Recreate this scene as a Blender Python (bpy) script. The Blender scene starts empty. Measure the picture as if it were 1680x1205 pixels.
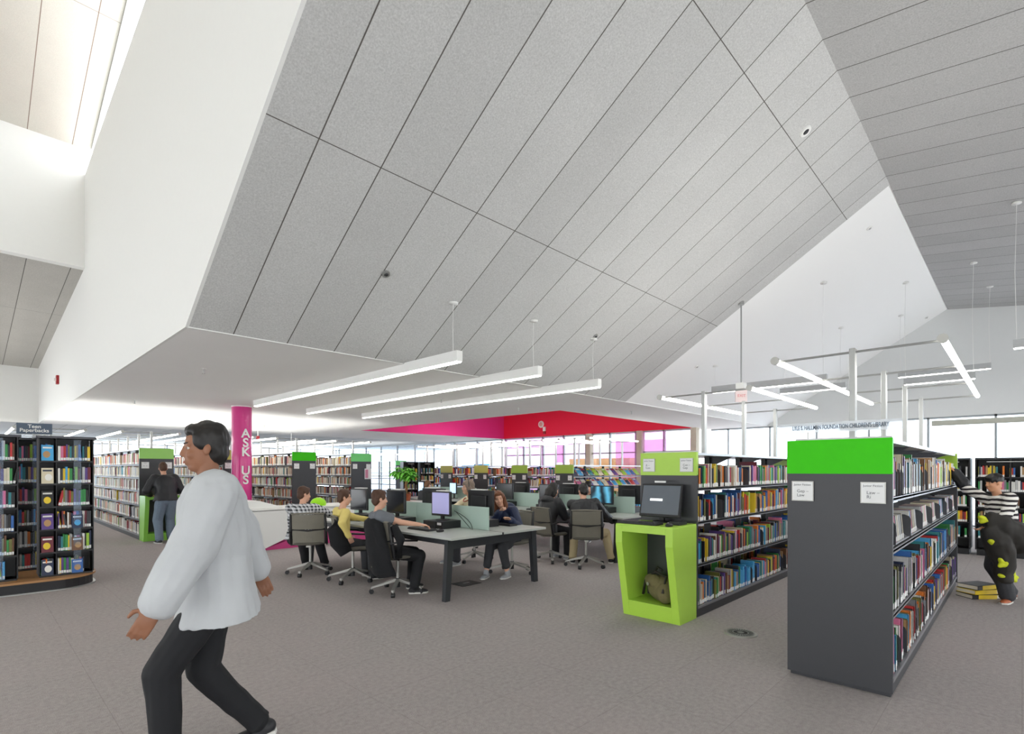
import bpy, bmesh, math, random
from mathutils import Vector, Matrix, Quaternion, noise
R = math.radians
# ---------------------------------------------------------------- camera
# the building's axes are X (right-back) and Y (left-back); the camera stands at the origin, 1.48 m up
F, CX, HY, EYE = 865.5, 840.0, 771.5, 1.48
A1 = math.atan(837/865.5); SA, CA = math.sin(A1), math.cos(A1)
SC = bpy.context.scene
C = SC.collection
cam_d = bpy.data.cameras.new('camera'); cam = bpy.data.objects.new('camera', cam_d); C.objects.link(cam)
cam.location = (0, 0, EYE); cam.rotation_euler = (R(90), 0, -(math.pi/2-math.atan2(SA, CA)))
cam_d.sensor_width = 36; cam_d.lens = 36*F/1680; cam_d.shift_y = (HY-602.5)/1680
cam_d.clip_start = .05; cam_d.clip_end = 200
SC.camera = cam
# ---------------------------------------------------------------- daylight and exposure
SC.view_settings.view_transform = 'Standard'; SC.view_settings.look = 'None'
SC.view_settings.gamma = 1; SC.view_settings.use_curve_mapping = False
SC.view_settings.exposure = 0.7
w = bpy.data.worlds.new('daylight'); SC.world = w; w.use_nodes = True
bg = w.node_tree.nodes['Background']; bg.inputs[0].default_value = (.95, .98, 1, 1); bg.inputs[1].default_value = 3.2
SC.cycles.max_bounces = 8; SC.cycles.diffuse_bounces = 5; SC.cycles.transparent_max_bounces = 12
SC.cycles.sample_clamp_indirect = 6

def cp(l, d, z): return Vector((SA*l+CA*d, -CA*l+SA*d, z))
def at(x, y, z=0.0):                       # the place on the level z that is seen at (x, y) of the photo
    d = F*(EYE-z)/(y-HY); return cp((x-CX)/F*d, d, z)
def proj(p):
    l = SA*p[0]-CA*p[1]; d = CA*p[0]+SA*p[1]
    if d < .05: return None
    return (CX+F*l/d, HY-F*(p[2]-EYE)/d, d)

# ---------------------------------------------------------------- materials
def srgb(c):
    if isinstance(c, str): c = [int(c[i:i+2], 16)/255 for i in (0, 2, 4)]
    return tuple((v/12.92 if v <= .04045 else ((v+.055)/1.055)**2.4) for v in c)
MATS = {}
class N:
    def __init__(s, m): s.nt = m.node_tree; s.n = s.nt.nodes; s.l = s.nt.links
    def new(s, t, **k):
        o = s.n.new(t)
        for a, b in k.items(): setattr(o, a, b)
        return o
    def math(s, op, a, b=None, c=None):
        o = s.new('ShaderNodeMath', operation=op)
        for i, v in enumerate((a, b, c)):
            if v is None: continue
            if isinstance(v, (int, float)): o.inputs[i].default_value = v
            else: s.l.new(v, o.inputs[i])
        return o.outputs[0]
    def mix(s, f, a, b):
        o = s.new('ShaderNodeMix', data_type='RGBA')
        for i, v in ((0, f), (6, a), (7, b)):
            if isinstance(v, (int, float)): o.inputs[i].default_value = v
            elif isinstance(v, tuple): o.inputs[i].default_value = (*v[:3], 1)
            else: s.l.new(v, o.inputs[i])
        return o.outputs[2]
def mat(name, col, rough=.5, metal=0, emit=0, var=.06, vscale=14, bump=0, bscale=60, coat=0, alpha=1, trans=0, spec=.5):
    if name in MATS: return MATS[name]
    m = bpy.data.materials.new(name); m.use_nodes = True; MATS[name] = m
    g = N(m); b = g.n['Principled BSDF']; c = srgb(col)
    b.inputs['Roughness'].default_value = rough; b.inputs['Metallic'].default_value = metal
    b.inputs['Specular IOR Level'].default_value = spec
    b.inputs['Coat Weight'].default_value = coat
    if alpha < 1: b.inputs['Alpha'].default_value = alpha
    if trans: b.inputs['Transmission Weight'].default_value = trans
    if emit:
        b.inputs['Emission Color'].default_value = (*c, 1); b.inputs['Emission Strength'].default_value = emit
    tc = g.new('ShaderNodeTexCoord'); nz = g.new('ShaderNodeTexNoise'); nz.inputs['Scale'].default_value = vscale
    g.l.new(tc.outputs['Object'], nz.inputs['Vector'])
    lo = tuple(v*(1-var) for v in c); hi = tuple(min(1, v*(1+var)) for v in c)
    g.l.new(g.mix(nz.outputs['Fac'], lo, hi), b.inputs['Base Color'])
    if bump:
        n2 = g.new('ShaderNodeTexNoise'); n2.inputs['Scale'].default_value = bscale; n2.inputs['Detail'].default_value = 4
        g.l.new(tc.outputs['Object'], n2.inputs['Vector'])
        bp = g.new('ShaderNodeBump'); bp.inputs['Strength'].default_value = bump; bp.inputs['Distance'].default_value = .01
        g.l.new(n2.outputs['Fac'], bp.inputs['Height']); g.l.new(bp.outputs[0], b.inputs['Normal'])
    return m
def pos_xyz(g, src='pos'):
    if src == 'pos': o = g.new('ShaderNodeNewGeometry').outputs['Position']
    else: o = g.new('ShaderNodeTexCoord').outputs['Object']
    s = g.new('ShaderNodeSeparateXYZ'); g.l.new(o, s.inputs[0]); return o, s.outputs
def boards(name, col, x0=1.95, sp=.563, joints=(), seam='625e5a', across=False, contrast=.16):
    m = bpy.data.materials.new(name); m.use_nodes = True; g = N(m); b = g.n['Principled BSDF']
    b.inputs['Roughness'].default_value = .95; b.inputs['Specular IOR Level'].default_value = .1
    p, o = pos_xyz(g)
    fine = g.new('ShaderNodeTexNoise'); fine.inputs['Scale'].default_value = 75; fine.inputs['Detail'].default_value = 3; fine.inputs['Roughness'].default_value = .7
    big = g.new('ShaderNodeTexNoise'); big.inputs['Scale'].default_value = 1.6
    g.l.new(p, fine.inputs['Vector']); g.l.new(p, big.inputs['Vector'])
    c = srgb(col)
    fac = g.math('MULTIPLY_ADD', fine.outputs['Fac'], 2.6, -.8)
    base = g.mix(fac, tuple(v*(1-contrast) for v in c), tuple(min(1, v*(1+contrast)) for v in c))
    # every board a touch lighter or darker than the next
    k = g.math('FLOOR', g.math('DIVIDE', g.math('SUBTRACT', o[1 if across else 0], x0), sp))
    wn = g.new('ShaderNodeTexWhiteNoise', noise_dimensions='1D'); g.l.new(k, wn.inputs['W'])
    tone = g.math('MULTIPLY_ADD', wn.outputs['Value'], .08, .94)
    tone = g.math('MULTIPLY', tone, g.math('MULTIPLY_ADD', big.outputs['Fac'], .12, .94))
    vm = g.new('ShaderNodeVectorMath', operation='SCALE'); g.l.new(base, vm.inputs[0]); g.l.new(tone, vm.inputs['Scale'])
    fx = g.math('FRACT', g.math('DIVIDE', g.math('SUBTRACT', o[1 if across else 0], x0), sp))
    line = g.math('GREATER_THAN', g.math('ABSOLUTE', g.math('SUBTRACT', fx, .5)), .5-.0055/sp)
    for j in joints:
        line = g.math('MAXIMUM', line, g.math('LESS_THAN', g.math('ABSOLUTE', g.math('SUBTRACT', o[0 if across else 1], j)), .0035))
    g.l.new(g.mix(line, vm.outputs[0], srgb(seam)), b.inputs['Base Color'])
    bp = g.new('ShaderNodeBump'); bp.inputs['Strength'].default_value = .35; bp.inputs['Distance'].default_value = .006
    g.l.new(g.math('SUBTRACT', fine.outputs['Fac'], g.math('MULTIPLY', line, 2)), bp.inputs['Height'])
    g.l.new(bp.outputs[0], b.inputs['Normal'])
    return m
def carpet():
    m = bpy.data.materials.new('carpet'); m.use_nodes = True; g = N(m); b = g.n['Principled BSDF']
    b.inputs['Roughness'].default_value = 1; b.inputs['Specular IOR Level'].default_value = .1
    p, o = pos_xyz(g)
    f = g.new('ShaderNodeTexNoise'); f.inputs['Scale'].default_value = 160; f.inputs['Detail'].default_value = 2
    mid = g.new('ShaderNodeTexNoise'); mid.inputs['Scale'].default_value = 32; mid.inputs['Detail'].default_value = 3
    big = g.new('ShaderNodeTexNoise'); big.inputs['Scale'].default_value = .9; big.inputs['Detail'].default_value = 3
    for n_ in (f, mid, big): g.l.new(p, n_.inputs['Vector'])
    v = g.math('MULTIPLY_ADD', f.outputs['Fac'], 1.4, -.35)
    v = g.math('ADD', v, g.math('MULTIPLY_ADD', mid.outputs['Fac'], 1.2, -.45))
    c = g.mix(g.math('MULTIPLY', v, .6), srgb('8f8a88'), srgb('d6d1ce'))
    c = g.mix(g.math('MULTIPLY_ADD', big.outputs['Fac'], .7, -.1), c, srgb('b8abab'))
    # carpet tiles half a metre wide, faint joints
    def joint(c_): return g.math('GREATER_THAN', g.math('ABSOLUTE', g.math('SUBTRACT', g.math('FRACT', g.math('DIVIDE', c_, .61)), .5)), .496)
    c = g.mix(g.math('MULTIPLY', g.math('MAXIMUM', joint(o[0]), joint(o[1])), .25), c, srgb('6c6462'))
    g.l.new(c, b.inputs['Base Color'])
    bp = g.new('ShaderNodeBump'); bp.inputs['Strength'].default_value = .5; bp.inputs['Distance'].default_value = .01
    g.l.new(f.outputs['Fac'], bp.inputs['Height']); g.l.new(bp.outputs[0], b.inputs['Normal'])
    return m
def stripes(name, c1, c2, sp=.05, duty=.5, horiz=True):
    m = bpy.data.materials.new(name); m.use_nodes = True; g = N(m); b = g.n['Principled BSDF']; b.inputs['Roughness'].default_value = .9
    p, o = pos_xyz(g, 'obj')
    nz = g.new('ShaderNodeTexNoise'); nz.inputs['Scale'].default_value = 5; g.l.new(p, nz.inputs['Vector'])
    z = g.math('ADD', o[2], g.math('MULTIPLY', nz.outputs['Fac'], .05))
    t = g.math('LESS_THAN', g.math('FRACT', g.math('DIVIDE', z, sp)), duty)
    g.l.new(g.mix(t, srgb(c1), srgb(c2)), b.inputs['Base Color']); return m
def plaid(name):
    m = bpy.data.materials.new(name); m.use_nodes = True; g = N(m); b = g.n['Principled BSDF']; b.inputs['Roughness'].default_value = .9
    p, o = pos_xyz(g, 'obj')
    def band(c, sp, d, off=0): return g.math('LESS_THAN', g.math('FRACT', g.math('DIVIDE', g.math('ADD', c, off), sp)), d)
    v = g.math('ADD', g.math('MULTIPLY', o[0], .7), g.math('MULTIPLY', o[1], .7)); u = g.math('SUBTRACT', g.math('MULTIPLY', o[0], .7), g.math('MULTIPLY', o[1], .7))
    c = g.mix(g.math('MULTIPLY', g.math('ADD', band(o[2], .045, .45), band(u, .045, .45)), .5), srgb('c9cbd0'), srgb('23262f'))
    c = g.mix(g.math('MAXIMUM', band(o[2], .045, .08, .02), band(u, .045, .08, .02)), c, srgb('e8e8ea'))
    g.l.new(c, b.inputs['Base Color']); return m
def glass(name, tint='dfeee6', a=.35, rough=.4):
    m = bpy.data.materials.new(name); m.use_nodes = True; g = N(m); MATS[name] = m
    for n_ in list(g.n): g.n.remove(n_)
    out = g.new('ShaderNodeOutputMaterial'); tr = g.new('ShaderNodeBsdfTransparent'); pr = g.new('ShaderNodeBsdfPrincipled'); mx = g.new('ShaderNodeMixShader')
    tr.inputs[0].default_value = (*srgb(tint), 1); pr.inputs['Base Color'].default_value = (*srgb(tint), 1); pr.inputs['Roughness'].default_value = rough
    tc = g.new('ShaderNodeTexCoord'); nz = g.new('ShaderNodeTexNoise'); nz.inputs['Scale'].default_value = 3; g.l.new(tc.outputs['Object'], nz.inputs['Vector'])
    g.l.new(g.math('MULTIPLY_ADD', nz.outputs['Fac'], .06, a-.03), mx.inputs[0])
    g.l.new(tr.outputs[0], mx.inputs[1]); g.l.new(pr.outputs[0], mx.inputs[2]); g.l.new(mx.outputs[0], out.inputs[0])
    return m

# ---------------------------------------------------------------- mesh building
class MB:
    def __init__(s): s.v = []; s.f = []; s.m = []; s.mi = 0
    def add(s, vs, fs):
        k = len(s.v); s.v += [tuple(v) for v in vs]; s.f += [tuple(i+k for i in f) for f in fs]; s.m += [s.mi]*len(fs); return s
    def box(s, a, b):                       # axis box between two corners
        x0, x1 = sorted((a[0], b[0])); y0, y1 = sorted((a[1], b[1])); z0, z1 = sorted((a[2], b[2]))
        return s.add([(x0,y0,z0),(x1,y0,z0),(x1,y1,z0),(x0,y1,z0),(x0,y0,z1),(x1,y0,z1),(x1,y1,z1),(x0,y1,z1)],
                     [(0,3,2,1),(4,5,6,7),(0,1,5,4),(1,2,6,5),(2,3,7,6),(3,0,4,7)])
    def cbox(s, c, size, M=None):            # box about a centre, turned by M
        h = [v/2 for v in size]; M = M or Matrix.Identity(3); c = Vector(c)
        vs = [c + M @ Vector((sx*h[0], sy*h[1], sz*h[2])) for sz in (-1,1) for sx, sy in ((-1,-1),(1,-1),(1,1),(-1,1))]
        return s.add(vs, [(0,3,2,1),(4,5,6,7),(0,1,5,4),(1,2,6,5),(2,3,7,6),(3,0,4,7)])
    def prism(s, poly, off):                 # poly: 3-D points, off: vector of thickness
        n = len(poly); off = Vector(off); a = [Vector(p) for p in poly]; b = [p+off for p in a]
        nrm = Vector((0,0,0))
        for i in range(n): nrm += a[i].cross(a[(i+1) % n])
        fl = nrm.dot(off) > 0
        fs = [tuple(range(n)), tuple(range(2*n-1, n-1, -1))] + [(i, i+n, (i+1) % n+n, (i+1) % n) for i in range(n)]
        if fl: fs = [tuple(reversed(f)) for f in fs]
        return s.add(a+b, fs)
    def cyl(s, p0, p1, r0, r1=None, n=12, cap=True):
        r1 = r0 if r1 is None else r1; p0, p1 = Vector(p0), Vector(p1); d = (p1-p0)
        if d.length < 1e-6: d = Vector((0,0,1e-4))
        q = d.to_track_quat('Z', 'Y').to_matrix()
        vs = []
        for p, r in ((p0, r0), (p1, r1)):
            vs += [p + q @ Vector((r*math.cos(2*math.pi*i/n), r*math.sin(2*math.pi*i/n), 0)) for i in range(n)]
        fs = [(i, (i+1) % n, (i+1) % n+n, i+n) for i in range(n)]
        if cap: fs += [tuple(reversed(range(n))), tuple(range(n, 2*n))]
        return s.add(vs, fs)
    def ball(s, c, rad, M=None, n=12, k=8):
        c = Vector(c); rad = (rad,)*3 if isinstance(rad, (int, float)) else rad; M = M or Matrix.Identity(3)
        vs = [c + M @ Vector((0,0,-rad[2]))]
        for j in range(1, k):
            a = -math.pi/2 + math.pi*j/k
            vs += [c + M @ Vector((rad[0]*math.cos(a)*math.cos(2*math.pi*i/n), rad[1]*math.cos(a)*math.sin(2*math.pi*i/n), rad[2]*math.sin(a))) for i in range(n)]
        vs.append(c + M @ Vector((0,0,rad[2]))); t = len(vs)-1
        fs = [(0, 1+(i+1) % n, 1+i) for i in range(n)]
        for j in range(k-2): fs += [(1+j*n+i, 1+j*n+(i+1) % n, 1+(j+1)*n+(i+1) % n, 1+(j+1)*n+i) for i in range(n)]
        fs += [(t, 1+(k-2)*n+i, 1+(k-2)*n+(i+1) % n) for i in range(n)]
        return s.add(vs, fs)
    def cap(s, a, b, ra, rb=None, n=12):     # tapered limb with round ends
        rb = ra if rb is None else rb
        s.cyl(a, b, ra, rb, n); s.ball(a, ra*.995, n=n, k=8); s.ball(b, rb*.995, n=n, k=8); return s
    def loft(s, rings, closed=True):
        n = len(rings[0]); vs = [p for r in rings for p in r]; fs = []
        for j in range(len(rings)-1): fs += [(j*n+i, j*n+(i+1) % n, (j+1)*n+(i+1) % n, (j+1)*n+i) for i in range(n)]
        if closed: fs += [tuple(reversed(range(n))), tuple(range((len(rings)-1)*n, len(rings)*n))]
        return s.add(vs, fs)
    def tube(s, pts, r, n=8):
        pts = [Vector(p) for p in pts]
        rings = []
        for i, p in enumerate(pts):
            d = (pts[min(i+1, len(pts)-1)]-pts[max(i-1, 0)]); q = d.to_track_quat('Z', 'Y').to_matrix()
            rr = r[i] if isinstance(r, (list, tuple)) else r
            rings.append([p + q @ Vector((rr*math.cos(2*math.pi*k/n), rr*math.sin(2*math.pi*k/n), 0)) for k in range(n)])
        return s.loft(rings)
    def mesh(s, name, mats, smooth=False):
        me = bpy.data.meshes.new(name); me.from_pydata(s.v, [], s.f)
        for m in (mats if isinstance(mats, (list, tuple)) else [mats]): me.materials.append(m)
        if any(s.m): me.polygons.foreach_set('material_index', s.m)
        if smooth: me.polygons.foreach_set('use_smooth', [True]*len(s.f))
        me.update(); return me
    def build(s, name, mats, parent=None, loc=None, smooth=False, bevel=0, rotz=None):
        o = bpy.data.objects.new(name, s.mesh(name, mats, smooth)); C.objects.link(o)
        if parent is not None: o.parent = parent
        if loc is not None: o.location = loc
        if rotz is not None: o.rotation_euler = (0, 0, rotz)
        if bevel:
            b = o.modifiers.new('bevel', 'BEVEL'); b.width = bevel; b.segments = 2; b.limit_method = 'ANGLE'
            if smooth is False: pass
        return o
def tag(o, label, cat, group=None, kind=None):
    if label: o['label'] = label
    if cat: o['category'] = cat
    if group: o['group'] = group
    if kind: o['kind'] = kind
    return o
def thing(name, label, cat, loc=(0,0,0), rotz=0, group=None):
    o = bpy.data.objects.new(name, None); C.objects.link(o); o.location = loc; o.rotation_euler = (0, 0, rotz); o.empty_display_size = .1
    return tag(o, label, cat, group)
def struct(name, mb, m, **k): return tag(mb.build(name, m, **k), None, None, kind='structure')
def copy_tree(o, parent=None):
    c = o.copy(); C.objects.link(c)
    if parent is not None: c.parent = parent
    for ch in [x for x in KIDS.get(o.name, [])]: 
        n_ = copy_tree(ch, c); KIDS.setdefault(c.name, []).append(n_)
    return c
KIDS = {}
def index_kids(root):
    for x in list(bpy.data.objects):
        if x.parent is not None: KIDS.setdefault(x.parent.name, []); 
        if x.parent is not None and x not in KIDS[x.parent.name]: KIDS[x.parent.name].append(x)
def text(body, size, mat_, parent, loc, rot, name='lettering', align='CENTER', ext=.001, sp=1.0, bold=0, fit=0):
    cu = bpy.data.curves.new(name, 'FONT'); cu.body = body; cu.size = size; cu.align_x = align; cu.align_y = 'CENTER'; cu.extrude = ext; cu.space_line = sp; cu.offset = bold
    cu.materials.append(mat_); tmp = bpy.data.objects.new('tmp', cu); C.objects.link(tmp)
    dg = bpy.context.evaluated_depsgraph_get(); dg.update()
    me = bpy.data.meshes.new_from_object(tmp.evaluated_get(dg)); me.name = name
    bpy.data.objects.remove(tmp); bpy.data.curves.remove(cu)
    if not me.materials: me.materials.append(mat_)
    o = bpy.data.objects.new(name, me); C.objects.link(o)
    if fit:
        xs = [v.co.x for v in me.vertices]; k = fit/(max(xs)-min(xs)); me.transform(Matrix.Diagonal((k, 1, 1, 1)))
    if parent is not None: o.parent = parent
    o.location = loc; o.rotation_euler = rot; return o

M_white = mat('white_paint', 'e9e9e6', .8, var=.01); M_soffit = mat('soffit_paint', 'f4f3f1', .85, var=.02, vscale=1.5)
M_black = mat('black_plastic', '1c1c1f', .45); M_dark = mat('charcoal_steel', '3c3d41', .42, var=.03); M_steel = mat('brushed_steel', 'a9aaa8', .38, .7, var=.05)
M_alu = mat('cast_aluminium', 'b4b3ae', .4, .6); M_shelf = mat('shelf_steel', '4a4b50', .4, .3); M_lip = mat('shelf_lip_steel', '8e8f94', .35, .5)
M_tubeglow = mat('fluorescent_tube', 'fffdf6', .5, emit=14, var=0); M_tubesoft = mat('dim_fluorescent_tube', 'fffdf6', .5, emit=9, var=0); M_pend = mat('pendant_housing', 'b9bbbc', .6); M_glow2 = mat('linear_diffuser', 'fffdf8', .5, emit=9, var=0)  # the second tube is the same lamp with a weaker glow
M_lime = mat('lime_laminate', 'b2dc50', .4, var=.03); M_green = mat('green_glass_panel', '3cca00', .45, var=.04, spec=.2); M_green2 = mat('leaf_green_panel', '8fcf55', .25, var=.03); M_olive = mat('olive_panel', 'c5c65a', .3, var=.03); M_greenL = mat('apple_green_panel', 'a3c93e', .3, var=.03)
M_paper = mat('sign_paper', 'eceded', .6, var=.02); M_ink = mat('sign_ink', '5b5f66', .7)
M_grey_table = mat('table_laminate', 'b9bdb8', .35, var=.02); M_frame = mat('table_frame_steel', '36383c', .4, .2)
M_frost = glass('frosted_glass', 'cfe3da', .62, .35); M_acryl = glass('clear_acrylic', 'eef6ff', .08, .5)
# ================================================================ the building
M_ceil = boards('wood_wool_boards_lit', 'c6c6c4', joints=(4.02, 1.97)); M_ceil2 = boards('wood_wool_boards_shaded', 'b8b8b7', joints=(-1.0,))  # same boards on both slopes; light and shade put into the two greys
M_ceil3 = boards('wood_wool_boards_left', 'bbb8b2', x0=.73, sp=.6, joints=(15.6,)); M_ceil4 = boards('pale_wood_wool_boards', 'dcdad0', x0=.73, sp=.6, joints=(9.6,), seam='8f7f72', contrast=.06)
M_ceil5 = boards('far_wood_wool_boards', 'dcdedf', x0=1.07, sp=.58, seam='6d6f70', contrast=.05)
M_red = mat('crimson_paint', 'e60d3e', .7, var=.02); M_mag = mat('magenta_paint', 'dc2a80', .7, var=.02); M_beam = mat('beige_column_paint', 'c9bfae', .8)
Z0, YS, YR, ZR = 2.90, 5.97, 1.42, 5.74
XW, XD, XE = 1.54, 9.58, 18.1
def zr(y): return ZR-.14*(YR-y)
struct('floor', MB().box((-7, -7, -.12), (26, 33, 0)), carpet())
up = (0, 0, .15)
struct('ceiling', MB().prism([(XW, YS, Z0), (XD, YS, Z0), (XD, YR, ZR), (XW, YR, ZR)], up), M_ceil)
struct('ceiling_white_slope', MB().prism([(XD, YS, Z0+.02), (XE, YS, Z0+.02), (XE, YR, ZR+.02), (XD, YR, ZR+.02)], up), mat('slope_paint', 'f7f7f5', .8, var=.005))
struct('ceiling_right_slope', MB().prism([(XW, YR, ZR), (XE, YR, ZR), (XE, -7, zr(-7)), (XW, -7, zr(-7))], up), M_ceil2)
# low soffit with the square opening of the light well
s_ = MB(); wx0, wx1, wy0, wy1 = 9.85, 17.0, 7.93, 16.95; YF = 21.4
for a, b in (((XW, YS), (XE, wy0)), ((XW, wy0), (wx0, wy1)), ((wx1, wy0), (XE, wy1)), ((XW, wy1), (XE, YF))):
    s_.box((*a, Z0), (*b, Z0+.2))
struct('ceiling_soffit', s_, M_soffit)
struct('trim_1', MB().box((XW-.004, YS-.012, Z0-.004), (XD, YS+.03, Z0+.035)), M_white)
struct('wall_well_far', MB().box((wx0-.005, wy1-.012, Z0-.003), (wx1+.1, wy1+.12, 4.7)), M_mag)
struct('wall_well_right', MB().box((wx1-.012, wy0-.005, Z0-.003), (wx1+.12, wy1, 4.7)), M_red)
struct('wall_well_near', MB().box((wx0, wy0-.12, Z0+.2), (wx1, wy0, 4.7)), M_red)
struct('unseen_well_lid', MB().box((wx0-.1, wy0-.1, 4.6), (wx1+.1, wy1+.1, 4.75)), M_white)  # unseen lid, added to keep sky light off the red walls
struct('wall_well_left', MB().box((wx0-.12, wy0, Z0+.2), (wx0, wy1, 4.7)), M_red)
# tall white wall between the high volume and the slope, its top follows the clerestory
wl = MB()
def wall_poly(pts, x0, x1, mb): mb.prism([(x0, y, z) for y, z in pts], (x1-x0, 0, 0))
wall_poly([(-7, zr(-7)), (YR, ZR), (YS, Z0), (YF, Z0), (YF, 6.9), (12.4, 6.9), (7.5, 7.2), (-7, 7.9)], XW-.03, XW, wl)
struct('wall_tall', wl, M_white)
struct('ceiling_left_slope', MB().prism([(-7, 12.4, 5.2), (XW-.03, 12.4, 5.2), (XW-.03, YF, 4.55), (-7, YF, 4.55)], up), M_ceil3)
struct('wall_high_drop', MB().box((-7, 12.36, 5.19), (XW-.03, 12.55, 7.7)), M_white)
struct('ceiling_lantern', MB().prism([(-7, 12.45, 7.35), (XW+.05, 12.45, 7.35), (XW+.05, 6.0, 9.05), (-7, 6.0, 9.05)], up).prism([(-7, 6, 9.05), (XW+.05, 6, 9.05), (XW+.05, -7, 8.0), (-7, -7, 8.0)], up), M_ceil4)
struct('trim_2', MB().prism([(XW+.05, 12.3, 7.33), (XW+.1, 12.3, 7.33), (XW+.1, 6, 9.02), (XW+.05, 6, 9.02)], (0, 0, .2)), M_steel)
struct('wall_high_back', MB().box((-7, YF-.012, Z0-.003), (XW+.004, YF+.15, 4.75)), M_white)
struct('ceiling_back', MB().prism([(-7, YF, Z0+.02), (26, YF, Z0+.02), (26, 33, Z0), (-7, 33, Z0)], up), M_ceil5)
# end wall above its windows, and the window band of the end wall
struct('wall_end', MB().prism([(XE, YS, 2.9), (XE, YS, Z0+.2), (XE, YR, ZR+.15), (XE, -7, zr(-7)+.15), (XE, -7, 2.9)], (.15, 0, 0)), mat('end_wall_paint', 'dfe1e0', .85, var=.01))
struct('wall_unseen_left', MB().prism([(-7, -7, 2.1), (-7, YF, 2.1), (-7, YF, 4.7), (-7, 12.4, 7.6), (-7, 6, 9.2), (-7, -7, 8.2)], (-.15, 0, 0)), M_white)  # unseen wall, put in to cut the daylight on the tall white wall
struct('wall_unseen_near', MB().prism([(-7, -7, 2.2), (-7, -7, 8.2), (XW, -7, 8.2), (XW, -7, zr(-7)+.1), (XE, -7, zr(-7)+.1), (XE, -7, 2.2)], (0, -.15, 0)), M_white)  # unseen wall added behind the camera, its opening lowered to dim the slope
M_mull = mat('window_aluminium', '9aa0a3', .4, .4); M_blind = mat('blind_cassette', 'b9b9ac', .7)
def window(n, axis, c, a0, a1, z0, z1, step, glassm=None, first=None, bars=(), fr=.05):
    g_ = MB(); mb = MB()
    P = (lambda a, z, dd=0: (c+dd, a, z)) if axis == 'X' else (lambda a, z, dd=0: (a, c+dd, z))
    a = first if first is not None else a0
    while a <= a1+1e-3:
        mb.box(P(a-fr/2, z0), P(a+fr/2, z1, .09)); a += step
    for z in (z0, z1-.05, *bars): mb.box(P(a0, z), P(a1, z+.05, .08))
    f = struct(f'window_{n}', mb, M_mull)
    if glassm:
        go = MB().box(P(a0, z0+.02, .035), P(a1, z1-.02, .045)).build('pane', glassm, f)
        go['kind'] = 'structure'
    return f
M_pane = glass('window_glass', 'f4faff', .06, .05)
window(1, 'X', XE, -7, wy0-.1, 0, 2.9, 1.35, M_pane, first=-6.27, bars=(.9,))
cas = MB()
for y0, y1 in ((-7, -.35), (-.2, 1.75), (2.95, 3.9)): cas.box((XE-.06, y0, 2.66), (XE+.02, y1, 2.8))
struct('trim_3', cas, M_blind)
M_pinkpane = glass('pink_film_glass', 'f8e0f5', .2, .3)
wf = window(2, 'X', wx1+.02, wy0, wy1, 0, Z0, 1.12, M_pane, first=wy0, fr=.07, bars=(2.1,))
for i, (a0, a1, z0, z1) in enumerate(((8.95, 9.9, 2.15, 2.85), (10.0, 11.0, 1.0, 2.85), (13.5, 14.5, 1.0, 2.85), (14.6, 15.6, .2, 2.85), (15.75, 16.9, 1.5, 2.85))):
    o = MB().box((wx1-.01, a0, z0), (wx1+.0, a1, z1)).build('tinted_pane', M_pinkpane, wf); o['kind'] = 'structure'
for i, y in enumerate((wy0-.03, 9.95, 12.2)):
    struct(f'trim_{5+i}', MB().box((wx1-.12, y-.1, 0), (wx1+.12, y+.1, Z0)), M_beam)
window(3, 'Y', 32.6, -7, 26, 0, 2.8, 2.4, M_pane, bars=(1.0,))
window(4, 'X', wx1+.1, 17.2, 32.5, 0, Z0, 1.7, M_pane, bars=(1.1,))
window(5, 'Y', -6.9, -7, 18, 0, 2.2, 3.0, None, bars=(1.0,))
window(6, 'X', -6.9, -7, 21, 0, 2.1, 3.0, None, bars=(1.0,))
struct('wall_back_room', MB().box((24, 6, 0), (24.15, 32, 1.2)), mat('back_room_paint', 'f1edf2', .9, var=.01))
struct('wall_back_pink', MB().box((23.8, 11, 1.9), (23.95, 19.5, 3.0)), mat('pink_wall_paint', 'eebfe6', .8))
wd = mat('honey_oak_veneer', 'b98d54', .5, var=.15, vscale=3)
for k, (y0, y1) in enumerate(((10.6, 12.3), (12.6, 14.4), (14.7, 16.0))):
    r_ = thing('storage_cabinet', ['oak storage cabinet behind the glass, nearest the beige corner column', 'oak storage cabinet behind the glass, middle of three', 'oak storage cabinet behind the glass, farthest of three'][k], 'cabinet', (20.6, y0, 0))
    MB().box((0, 0, 0), (.5, y1-y0, 2.02)).build('body', wd, r_)
    for j in range(2): MB().box((-.02, .03+j*(y1-y0)/2, .05), (0, (j+1)*(y1-y0)/2-.02, 1.98)).build('door', wd, r_)
bl = mat('blue_plastic', '2f8fc4', .4)
for k, y in enumerate((22.0, 23.1, 24.2, 25.6)):
    t_ = MB().box((0, 0, 0), (.5, .8, .62-.07*k)).build('storage_box', bl, loc=(20.4, y, 1.2))
    tag(t_, ['first', 'second', 'third', 'last'][k] + ' blue box from the left on the ledge behind the glass wall' if 0 else ['blue box on the ledge, nearest the glass corner', 'blue box on the ledge, next to the nearest one', 'blue box on the ledge, third from the glass corner', 'small blue box on the ledge, farthest from the glass corner'][k], 'box', 'blue boxes on the ledge')
tag(MB().box((0, 0, 0), (.7, 5.2, 1.2)).build('ledge_cabinet', M_white, loc=(20.3, 21.6, 0)), 'long white low cabinet carrying the blue boxes', 'cabinet')

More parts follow.
